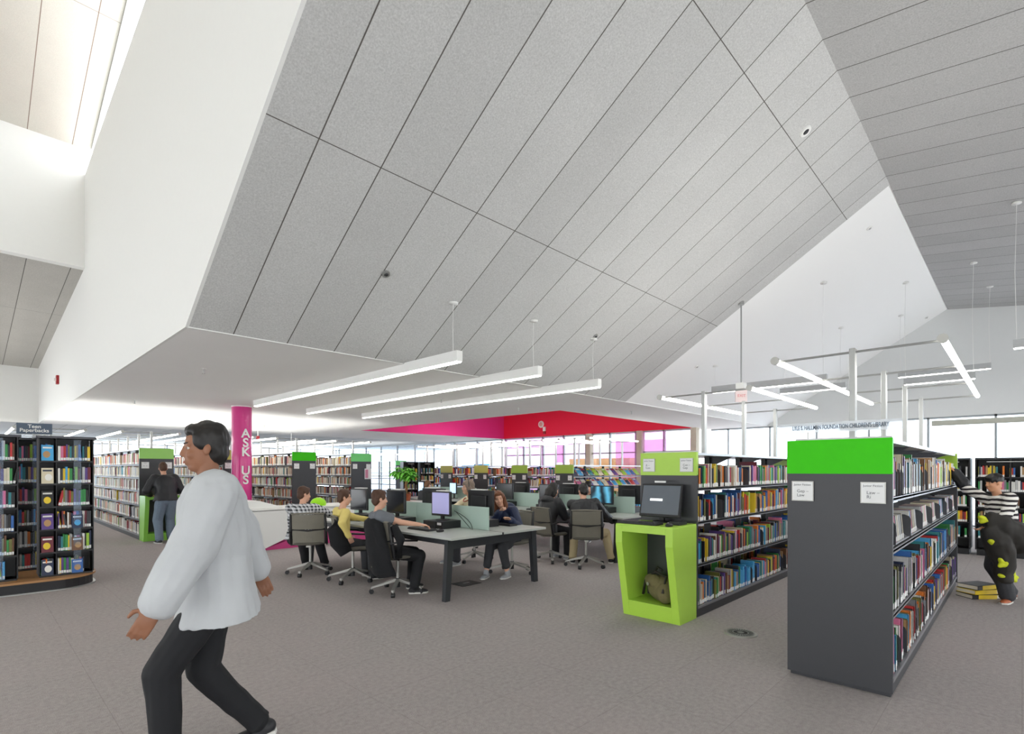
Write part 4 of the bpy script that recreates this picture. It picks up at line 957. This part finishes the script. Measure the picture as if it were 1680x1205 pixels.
MB().tube([(-.22, -.2, .83), (-.24, -.17, .72), (-.2, -.2, .55), (-.12, -.24, .40)], [.05, .11, .12, .08], 14).build('shell', MATS['black_fleece'], jt2, smooth=True)
MB().tube([(-.18, -.12, .5), (-.2, -.02, .45)], [.06, .05], 10).build('fur_trim', mat('grey_fleece', '8f8f8d', .95, bump=.6), jt2, smooth=True)
# ================================================================ people
def remesh(mb, name, m, parent, vox, smooth=4, disp=0, seed=0, dscale=9):
    me = mb.mesh('tmp', m); o = bpy.data.objects.new('tmp', me); C.objects.link(o)
    r_ = o.modifiers.new('r', 'REMESH'); r_.mode = 'VOXEL'; r_.voxel_size = vox
    s = o.modifiers.new('s', 'SMOOTH'); s.factor = .5; s.iterations = smooth
    dg = bpy.context.evaluated_depsgraph_get(); dg.update()
    m2 = bpy.data.meshes.new_from_object(o.evaluated_get(dg)); m2.name = name
    bpy.data.objects.remove(o); bpy.data.meshes.remove(me)
    if disp:
        n = len(m2.vertices); co = [0]*3*n; no = [0]*3*n
        m2.vertices.foreach_get('co', co); m2.vertices.foreach_get('normal', no)
        for i in range(n):
            p = Vector(co[3*i:3*i+3])*dscale; p.z *= .55
            v = disp*(noise.noise(p+Vector((seed, 0, 0))) + .5*noise.noise(p*2.1+Vector((0, seed, 0))))
            for k in range(3): co[3*i+k] += no[3*i+k]*v
        m2.vertices.foreach_set('co', co)
    m2.polygons.foreach_set('use_smooth', [True]*len(m2.polygons))
    if not m2.materials: m2.materials.append(m)
    ob = bpy.data.objects.new(name, m2); C.objects.link(ob); ob.parent = parent; return ob
def ik(a, b, l1, l2, hint):
    a, b = Vector(a), Vector(b); d = b-a; L = min(d.length, (l1+l2)*.995); d = d.normalized(); b = a+d*L
    x = (l1*l1-l2*l2+L*L)/(2*L); h = math.sqrt(max(0, l1*l1-x*x)); hv = Vector(hint); hv = (hv-d*hv.dot(d)).normalized()
    return a+d*x+hv*h, b
SK = mat('skin_light', 'd9a88e', .55, var=.05); SK2 = mat('skin_warm', 'c68f6c', .55, var=.05); SK3 = mat('skin_brown', '8f6148', .55)
EYEW = mat('eye_white', 'cdc5bc', .4); EYED = mat('eye_iris', '2a1d16', .3); LIP = mat('lips', 'b26a60', .5)
def hand(mb, wrist, d, nrm, curl, s=1.0, side=1):
    """palm, four fingers and a thumb; d = along the forearm, nrm = out of the palm"""
    d = Vector(d).normalized(); nrm = Vector(nrm); nrm = (nrm-d*nrm.dot(d)).normalized(); sd = d.cross(nrm)*side
    w = Vector(wrist); Mx = Matrix((d, sd, nrm)).transposed()
    mb.ball(w+d*.045*s, (.052*s, .040*s, .016*s), Mx, n=14, k=8)
    for i, (off, ln) in enumerate(((-.030, .066), (-.010, .076), (.011, .070), (.031, .056))):
        b = w+d*.085*s+sd*off*s; c1 = curl*.6; d1 = (d*math.cos(c1)+nrm*math.sin(c1)); m1 = b+d1*ln*.5*s; d2 = (d*math.cos(c1+curl)+nrm*math.sin(c1+curl)); e = m1+d2*ln*.5*s
        mb.cap(b-d*.02*s, m1, .0092*s, .0085*s, n=8); mb.cap(m1, e, .0085*s, .0072*s, n=8)
    b = w+d*.022*s-sd*.03*s; t1 = b+(d*.55-sd*.7+nrm*.3).normalized()*.042*s; t2 = t1+(d*.9-sd*.15+nrm*.4).normalized()*.03*s
    mb.cap(b, t1, .0125*s, .0105*s, n=8); mb.cap(t1, t2, .0105*s, .0085*s, n=8)
def frame3(up, fwd):
    u = Vector(up).normalized(); f = Vector(fwd); f = (f-u*f.dot(u)).normalized(); return Matrix((f, u.cross(f), u)).transposed()
def ring_at(c, M, a, b, n=20): return [Vector(c)+M @ Vector((a*math.cos(2*math.pi*k/n), b*math.sin(2*math.pi*k/n), 0)) for k in range(n)]
def person(label, loc, heading, pelvis, lean=0, side=0, twist=0, S=1.0, head=(0, 0), head_fwd=.03, hands=None, elbows=None, feet=None, knees=None, toes=None,
           top=None, sleeves='long', trousers=None, shoe=None, skin=None, hair=None, hairstyle='short', vox=.0065, palm=None, curl=(.7, .7), top_low=0, top_inf=.016, hood=False, wide=1.0, collar=None, sleeve_r=0, tlow=0, trouser_inf=.018, bend=.0):
    skin = skin or SK
    root = thing('person', label, 'person', loc, heading, None)
    P = Vector(pelvis)
    M0 = Matrix.Rotation(side, 3, 'X') @ Matrix.Rotation(lean, 3, 'Y')
    up = M0 @ Vector((0,0,1)); Mt = Matrix.Rotation(twist, 3, 'Z') @ M0
    up2 = (Matrix.Rotation(bend, 3, 'Y') @ up) if bend else up
    spine = [P, P+up*.14*S, P+up*.28*S, P+up*.28*S+up2*.14*S, P+up*.28*S+up2*.22*S]
    prof = [(.105, .165), (.095, .135), (.108, .155), (.098, .165), (.055, .075)]
    nk = spine[-1]; hf = Matrix.Rotation(head[0], 3, 'Z') @ Vector((1, 0, 0)); hup = (up2+Vector((0,0,1.4))).normalized()
    HM = frame3(hup, hf) @ Matrix.Rotation(head[1], 3, 'Y')
    fw = Mt @ Vector((1, 0, 0)); HC = nk + up2*.075*S + Vector((0,0,.095*S)) + (Vector((fw.x, fw.y, 0)).normalized()*head_fwd)
    sh = [nk - up2*.045*S + Mt @ Vector((0, s*.165*S*wide, 0)) for s in (1, -1)]
    hip = [P + Mt @ Vector((0, s*.085*S, -.02)) for s in (1, -1)]
    hands = hands or [(.1, .25, .8), (.1, -.25, .8)]; elbows = elbows or [(-.3, .4, -1), (-.3, -.4, -1)]
    arm = []
    for i in range(2): e, w_ = ik(sh[i], hands[i], .285*S, .255*S, elbows[i]); arm.append((sh[i], e, w_))
    legs = []
    for i in range(2): k_, a_ = ik(hip[i], Vector(feet[i])+Vector((0,0,.075*S)), .43*S, .42*S, (knees or [(1,.1,.2), (1,-.1,.2)])[i]); legs.append((hip[i], k_, a_))
    # ---- body, one continuous surface
    b = MB(); rr = [ring_at(p, frame3(up if i < 3 else up2, fw), q[0]*S, q[1]*S*wide) for i, (p, q) in enumerate(zip(spine, prof))]
    b.loft(rr); b.ball(P, (.10*S, .15*S, .10*S), frame3(up, fw)); b.cap(nk-up2*.03, HC-Vector((0,0,.05*S)), .052*S, .050*S)
    for i in range(2):
        s_, e, w_ = arm[i]
        b.cap(s_, e, .052*S, .040*S); b.cap(e, w_, .040*S, .025*S); b.cap(nk-up2*.04, s_, .05*S, .052*S)
        d = (w_-e).normalized(); hand(b, w_, d, (palm or [(0,0,-1), (0,0,-1)])[i], curl[i], S, 1 if i == 0 else -1)
        h_, k_, a_ = legs[i]; b.cap(h_, k_, .085*S, .056*S); b.cap(k_, k_.lerp(a_, .35), .054*S, .056*S); b.cap(k_.lerp(a_, .35), a_, .056*S, .034*S)
    def H(x, y, z): return HC + HM @ (Vector((x, y, z))*S*.94)
    def hb(c, r_, rot=None): b.ball(H(*c), tuple(v*S*.94 for v in r_), HM if rot is None else HM @ rot, n=20, k=14)
    hb((-.012, 0, .035), (.098, .077, .098)); hb((.022, 0, -.03), (.074, .062, .092)); hb((.045, 0, -.092), (.040, .040, .030)); hb((-.02, 0, -.05), (.06, .055, .06))
    b.cap(H(.086, 0, .02), H(.106, 0, -.024), .009*S, .0115*S, n=10)
    for s in (1, -1): b.cap(H(.080, s*.020, .017), H(.071, s*.043, .015), .006*S, .0055*S, n=8)
    for s in (1, -1):
        hb((.100, s*.012, -.03), (.010, .009, .008)); hb((.062, s*.038, -.03), (.026, .022, .024)); b.cap(H(.082, s*.012, .028), H(.070, s*.048, .028), .0095*S, .008*S, n=8)
        hb((-.008, s*.077, -.008), (.017, .010, .030), Matrix.Rotation(-.25, 3, 'Y'))
    hb((.088, 0, -.062), (.012, .024, .0075)); hb((.086, 0, -.074), (.012, .020, .008))
    body = remesh(b, 'body', skin, root, vox)
    for s in (1, -1):
        e = MB().ball(H(.069, s*.031, .006), .0110*S, n=12).build('eye', EYEW, root, smooth=True)
        MB().ball(H(.0762, s*.031, .006), .0062*S, n=10).build('iris', EYED, e, smooth=True)
        MB().cap(H(.090, s*.016, .030), H(.078, s*.048, .032), .0035*S, .003*S, n=6).build('eyebrow', hair, root)
    MB().cap(H(.099, .016, -.067), H(.099, -.016, -.067), .004*S, n=6).build('lips', LIP, root)
    # ---- hair
    hm = MB()
    def hh(c, r_): hm.ball(H(*c), tuple(v*S*.94 for v in r_), HM, n=20, k=14)
    if hairstyle == 'cap':
        hh((-.012, 0, .052), (.108, .087, .092)); hh((.05, 0, .075), (.055, .06, .04))
    else:
        hh((-.024, 0, .048), (.098, .086, .100)); hh((.028, 0, .093), (.058, .066, .042)); hh((-.05, 0, -.01), (.062, .076, .085))
        for s in (1, -1): hh((.012, s*.066, .045), (.048, .018, .052))
    if hairstyle == 'medium':
        hh((-.045, 0, -.03), (.08, .088, .09)); [hh((-.005, s*.075, -.02), (.045, .022, .075)) for s in (1, -1)]; hh((.06, .02, .082), (.04, .05, .03))
    if hairstyle == 'long':
        for s in (1, -1): hm.tube([H(.0, s*.06, .09), H(-.02, s*.087, 0), H(-.02, s*.095, -.1), H(-.01, s*.105, -.2), H(.0, s*.11, -.31), H(.0, s*.10, -.38)], [.03*S, .034*S, .040*S, .040*S, .034*S, .012*S], 10)
        hm.tube([H(-.04, 0, .08), H(-.09, 0, -.04), H(-.09, 0, -.16), H(-.09, 0, -.28), H(-.09, 0, -.36)], [.06*S, .075*S, .085*S, .07*S, .03*S], 12)
    if hairstyle == 'long_back':
        hm.tube([H(-.04, 0, .08), H(-.08, 0, -.04), H(-.10, 0, -.13), H(-.10, 0, -.2)], [.06*S, .085*S, .08*S, .04*S], 12); [hm.tube([H(0, s*.07, .05), H(-.01, s*.085, -.05), H(-.03, s*.08, -.14)], [.03, .032, .02], 8) for s in (1, -1)]
    remesh(hm, 'hair', hair, root, vox, 3, disp=.006, seed=3, dscale=28)
    # ---- top
    if top:
        g = MB(); I = top_inf
        st_ = [P-up*top_low*S]+spine if top_low else [P-up*.03*S]+spine
        pf = [(prof[0][0]*1.08+(.03 if top_low > .1 else 0), prof[0][1]*1.06+(.03 if top_low > .1 else 0))]+prof
        g.loft([ring_at(p, frame3(up if i < 4 else up2, fw), q[0]*S+I, q[1]*S*wide+I) for i, (p, q) in enumerate(zip(st_, pf))])
        for i in range(2):
            s_, e, w_ = arm[i]; q = sleeve_r
            g.cap(nk-up2*.045, s_, .056*S+I*.6, .058*S+I*.7)
            if sleeves == 'long': g.cap(s_, e, .056*S+I*.8+q, .044*S+I*.8+q); g.cap(e, e.lerp(w_, .93), .044*S+I*.8+q, .031*S+I*.7+q*.6)
            elif sleeves == 'short': g.cyl(s_, s_.lerp(e, .62), .056*S+I, .056*S+I); g.ball(s_, .056*S+I)
            elif sleeves == 'push': g.cap(s_, e, .056*S+I*.8, .044*S+I); g.cyl(e, e.lerp(w_, .45), .044*S+I, .04*S+I)
        if collar: g.tube([nk-up2*.02+Mt @ Vector((.065*S*math.cos(a), .075*S*math.sin(a), 0)) for a in [k*2*math.pi/16 for k in range(17)]], collar, 8)
        if hood: g.ball(nk-fw*.085*S-up2*.01, (.085*S, .15*S, .085*S), frame3(up2, fw), n=18, k=12)
        remesh(g, 'jacket' if I > .025 else 'shirt', top, root, max(vox, .008), 3, disp=.007+I*.12, seed=len(label))
    # ---- trousers and shoes
    if trousers:
        g = MB(); I = trouser_inf; g.ball(P-up*.01, (.115*S+I*.5, .165*S+I*.5, .11*S), frame3(up, fw))
        for h_, k_, a_ in legs:
            g.cap(h_, k_, .088*S+I*.8, .060*S+I); e2 = k_.lerp(a_, .95-tlow); g.cap(k_, e2, .060*S+I, .045*S+I); g.cyl(e2, k_.lerp(a_, .99-tlow), .047*S+I, .050*S+I)
        remesh(g, 'trousers', trousers, root, max(vox, .008), 3, disp=.008, seed=5)
    for i, (h_, k_, a_) in enumerate(legs):
        td = Vector((toes or [(1, .15, 0), (1, -.15, 0)])[i]).normalized(); sm = frame3(Vector((0,0,1)) if abs(td.z) < .05 else td.cross(Vector((td.y, -td.x, 0))), td)
        sm = Matrix((td, Vector((-td.y, td.x, 0)).normalized(), td.cross(Vector((-td.y, td.x, 0)).normalized()))).transposed()
        f = MB(); c = a_-sm @ Vector((0,0,.045*S))
        f.ball(c+sm @ Vector((-.02*S, 0, .01*S)), (.055*S, .042*S, .045*S), sm, n=18, k=12); f.ball(c+sm @ Vector((.07*S, 0, -.005*S)), (.115*S, .046*S, .033*S), sm, n=20, k=12); f.cap(a_+Vector((0,0,.02)), c, .042*S, .045*S)
        so = remesh(f, 'shoe', shoe or M_black, root, max(vox, .007), 2)
        MB().loft([[c+sm @ Vector((x*S, y*S, z)) for x, y in ((-.072, 0), (-.06, .035), (0, .04), (.08, .052), (.15, .045), (.185, 0), (.15, -.045), (.08, -.052), (0, -.04), (-.06, -.035))] for z in (-.034*S, -.012*S)]).build('sole', M_sole, so)
    q_ = proj(Matrix.Translation(loc) @ Matrix.Rotation(heading, 4, 'Z') @ HC); print('HEAD', label[:40], [round(v, 1) for v in q_])
    return root, HC, HM, arm, S
M_sole = mat('shoe_sole', 'd5d5d0', .6); M_shoed = mat('dark_shoe', '242428', .6); M_sneak = mat('grey_sneaker', 'a3a6ab', .6, var=.15, vscale=30)
H_br = mat('hair_brown', '4b2f1e', .6, var=.25, vscale=60); H_bk = mat('hair_black', '15110f', .5, var=.2, vscale=60); H_ch = mat('hair_chestnut', '6d3f22', .5, var=.3, vscale=50); H_gr = mat('hair_grey_brown', '7b6b5e', .6, var=.3, vscale=60); H_li = mat('hair_light_brown', '6f4c2e', .6, var=.25, vscale=60)
T_plaid = plaid('plaid_flannel'); T_yel = mat('yellow_cotton', 'e3cf7b', .9, var=.06, bump=.2, bscale=12); T_grey = mat('grey_jersey', '6d7177', .9, var=.08, bump=.2, bscale=12); T_navy = mat('navy_nylon', '1f2a4a', .5, var=.15, bump=.4, bscale=12)
T_blk = mat('black_nylon', '202125', .5, var=.15, bump=.5, bscale=10); T_cream = mat('cream_knit', 'ddd3b4', .9, var=.1, vscale=25, bump=.3); T_str = stripes('striped_knit', 'efece6', '241f22', .055, .45); T_coat = mat('pale_grey_cotton', 'b9bcbf', .85, var=.16, vscale=4, bump=.4, bscale=8)
P_blk = mat('black_denim', '17181c', .85, var=.1); P_jean = mat('washed_blue_denim', '6d7c8c', .85, var=.12, vscale=30); P_khaki = mat('khaki_cotton', 'b8a884', .85, var=.08, bump=.3, bscale=14); P_char = mat('charcoal_cotton', '3b3c40', .85, var=.1)
def W(root_loc, heading, p):                    # a world point in a person's own frame
    d = Vector(p)-Vector((root_loc[0], root_loc[1], 0)); c, s = math.cos(-heading), math.sin(-heading)
    return Vector((d.x*c-d.y*s, d.x*s+d.y*c, d.z))
def seated(label, xy, h, hw=None, **k):
    loc = (xy[0], xy[1], 0)
    hands = [W(loc, h, p) if p is not None else None for p in hw] if hw else [None, None]
    dflt = [Vector((.42, .16, .78)), Vector((.42, -.16, .78))]
    k['hands'] = [hands[i] if hands[i] is not None else dflt[i] for i in range(2)]
    k.setdefault('pelvis', (-.06, 0, .55)); k.setdefault('feet', [(.38, .14, 0), (.34, -.14, 0)])
    return person(label, loc, h, **k)
S1 = .93
# the boy in grey at the keyboard
seated('boy in a grey T-shirt typing at the lavender monitor, seen from behind', (3.46, 5.49), -.35, hw=[(4.02, 5.66, .775), (3.93, 5.16, .785)], pelvis=(.02, 0, .52), lean=-.24, side=-.10, bend=.1, S=.92, head=(.15, .12), head_fwd=.05, elbows=[(-.2, .7, -1), (-.2, -.5, -1)],
       top=T_grey, sleeves='short', top_inf=.02, trousers=P_blk, shoe=M_shoed, hair=H_br, vox=.006, wide=1.05, curl=(.5, .6))
# the boy in yellow
seated('boy in a pale yellow long sleeved top, hand on his hip, between two classmates', (3.50, 6.50), -.10, hw=[None, (3.42, 6.22, .62)], pelvis=(-.02, 0, .52), lean=-.08, bend=.1, S=.88, head=(-.3, .1), head_fwd=.04, elbows=[(-.2, .6, -1), (-.9, -.9, .1)],
       top=T_yel, top_inf=.014, trousers=P_char, shoe=M_shoed, hair=H_br, palm=[(0,0,-1), (.3, 1, 0)])
# the boy in plaid
seated('boy in a black and white plaid shirt slouching at the far seat of the table', (3.42, 7.38), .85, hw=[(4.02, 7.75, .79), (3.95, 7.32, .79)], pelvis=(-.08, .10, .52), lean=.12, bend=.3, side=.0, S=.93, head=(-.9, .05), head_fwd=.06, elbows=[(-.2, .8, -.8), (-.2, -.9, -.6)],
       top=T_plaid, top_inf=.024, wide=1.1, trousers=P_blk, shoe=M_shoed, hair=H_br)
# the girl with long hair
g_ = seated('girl with long chestnut hair in a navy hooded jacket, fist at her mouth', (5.40, 5.27), pi+.10, hw=[(5.12, 4.98, .80), (5.13, 5.19, .90)], pelvis=(-.04, 0, .53), lean=.30, bend=.22, S=.88, head=(.75, .0), head_fwd=.08, elbows=[(.2, .6, -1), (.3, -.4, -1)],
       feet=[(.25, .16, 0), (.44, -.06, 0)], top=T_navy, top_inf=.034, hood=True, trousers=P_char, tlow=.25, shoe=M_sneak, hair=H_ch, hairstyle='long', palm=[(0,0,-1), (0, 1, .2)], curl=(.6, 1.3), toes=[(1, .1, 0), (1, .3, 0)])
# the woman
wo = seated('woman with short grey brown hair in a beige blouse, looking to the left', (5.68, 6.36), pi-.2, pelvis=(-.02, 0, .55), lean=.12, S=.97, head=(-.35, -.02), head_fwd=.05, hw=[(5.1, 6.1, .76), (5.1, 6.5, .76)],
       top=T_cream, top_inf=.02, trousers=P_char, shoe=M_sneak, hair=H_gr, hairstyle='medium', collar=.012)
HC, HM = wo[1], wo[2]
MB().tube([HC + HM @ Vector((.0, .09*math.cos(a), .02+.115*math.sin(a))) for a in [pi*k/12 for k in range(13)]], .006, 8).build('headband', M_black, wo[0])
MB().tube([wo[1]+Vector((.06*math.cos(a)+.01, .085*math.sin(a), -.17-.05*max(0, math.cos(a)))) for a in [2*pi*k/20 for k in range(21)]], .009, 6).build('necklace', mat('amber_beads', 'a3452c', .4), wo[0])
# the pair in dark coats
seated('girl in a black padded coat with a hood, black hair, seen from behind', (6.58, 5.56), .0, pelvis=(.0, .02, .54), lean=.14, bend=.2, S=.93, head=(-.25, .1), head_fwd=.05, top=T_blk, top_inf=.042, hood=True, trousers=P_blk, shoe=M_sneak, hair=H_bk, hairstyle='long_back', top_low=.1)
seated('boy in a dark nylon jacket and khaki trousers, hunched towards the film screen', (6.66, 4.86), .62, pelvis=(-.06, 0, .54), lean=.22, bend=.4, side=-.07, S=.98, wide=1.12, head=(.35, .2), head_fwd=.07, hw=[(7.36, 5.25, .80), (7.25, 4.75, .66)],
       feet=[(.2, .2, 0), (.30, -.40, 0)], knees=[(1, .2, .2), (1, -.6, .2)], top=T_blk, top_inf=.038, trousers=P_khaki, shoe=M_shoed, hair=H_bk, top_low=.08)
seated('dark haired person half hidden behind the film screen', (9.25, 6.62), pi+.2, pelvis=(-.1, 0, .54), lean=.2, bend=.3, S=.93, head=(0, .1), top=P_char, trousers=P_blk, hair=H_bk, hairstyle='cap')
seated('person bent low over the desk beside the plant, only the hair showing', (7.92, 10.7), .2, pelvis=(-.1, 0, .54), lean=.25, bend=.3, S=.9, top=P_char, trousers=P_blk, hair=H_li, vox=.01)
# the man standing at the far green desk
person('man in a black puffer jacket and washed jeans standing at the far lime desk', (2.82, 12.50, 0), pi/2+.06, (0, 0, .88), lean=.12, bend=.25, S=.97, head=(-.2, .3), head_fwd=.06, hands=[(.30, .20, .98), (.28, -.15, .98)], elbows=[(-.5, .8, -.6), (-.5, -.8, -.6)],
       feet=[(.0, .12, 0), (.03, -.10, 0)], top=T_blk, top_inf=.045, collar=.035, trousers=P_jean, trouser_inf=.03, shoe=M_shoed, hair=H_br, wide=1.1)
# the boy in stripes reaching for the shelf
bx = (8.16, .14); bh = math.radians(134)
bs_ = person('boy in a black and white striped top reaching to the bookcase, yellow black trousers', (bx[0], bx[1], 0), bh, (0, 0, .76), lean=.06, side=.12, S=.86, head=(-.1, .1), head_fwd=.04, hands=[(.34, .14, .86), W((*bx, 0), bh, (8.38, .585, 1.44))], elbows=[(-.5, 1, -.6), (0, -1, -.4)],
       feet=[(.05, .09, 0), (-.18, -.13, 0)], toes=[(.9, .5, 0), (.9, -.5, 0)], top=T_str, top_inf=.022, trousers=P_char, trouser_inf=.035, shoe=mat('orange_grey_sneaker', 'b0603a', .6, var=.4, vscale=25), skin=SK2, hair=H_bk, hairstyle='cap', palm=[(0, 0, 1), (.3, 0, -1)])
sy = MB()
k1, a1 = None, None
wj = thing('winter_jacket', 'black winter jacket with acid yellow patches hanging over the striped boy\'s arm', 'jacket', (bx[0], bx[1], 0), bh)
D = lambda x, y, z: (x+.20, y-.20, z)
m = MB(); m.tube([D(.16, .36, .96), D(.06, .40, .88), D(-.08, .40, .80), D(-.20, .38, .62)], [.07, .12, .15, .10], 16).tube([D(.14, .38, .86), D(.08, .42, .70), D(.0, .40, .50), D(-.03, .38, .26)], [.09, .12, .11, .06], 14)
remesh(m, 'shell', mat('jacket_black', '26231f', .7, var=.2), wj, .012, 3, disp=.03, seed=2, dscale=7)
rq = random.Random(4)
for (p, r_) in ((D(.19, .40, .94), (.07, .06, .035)), (D(.04, .47, .86), (.09, .05, .045)), (D(.15, .44, .70), (.06, .06, .05)), (D(.02, .46, .46), (.11, .05, .05)), (D(-.02, .42, .33), (.11, .05, .055))):
    pm = MB()
    for q in range(4): pm.ball(Vector(p)+Vector((rq.uniform(-.05, .05), 0, rq.uniform(-.025, .025))), tuple(v*rq.uniform(.5, .85) for v in r_), Matrix.Rotation(rq.uniform(-.6, .6), 3, 'Y'), n=12, k=8)
    remesh(pm, 'yellow_patch', mat('acid_yellow', 'c9d11f', .7, var=.2), wj, .008, 2, disp=.01, seed=rq.random()*9, dscale=14)
e_, w_ = bs_[3][1][1], bs_[3][1][2]
sm_ = MB(); sm_.cap(e_.lerp(w_, .35), w_, .072, .056); remesh(sm_, 'sleeve', T_blk, bs_[0], .008, 2, disp=.006)
# the passer-by in the foreground
wl_ = (0.0, 0.0); wp = cp((358-CX)/F*2.72, 2.72, 0)
wh = math.atan2(CA, -SA)+.55                     # walking to the left of the picture, turned a little away
person('passer-by in a loose pale grey shirt and black trousers walking through the foreground', (wp.x, wp.y, 0), wh, (0, 0, .90), lean=.05, S=1.03, wide=1.2, head=(0, .05), head_fwd=.03, hands=[(.30, .34, .78), (-.30, -.36, .72)], elbows=[(-.6, .6, -.6), (-.8, -.6, -.4)],
       feet=[(.22, .07, 0), (-.20, -.05, .03)], knees=[(1, 0, .1), (1, 0, .1)], toes=[(1, 0, 0), (1, 0, -.18)], top=T_coat, top_inf=.055, top_low=.16, sleeve_r=.014, trousers=P_blk, shoe=M_shoed, skin=SK3, hair=H_bk, vox=.006, palm=[(0, -1, 0), (0, 1, 0)], curl=(.5, .5))
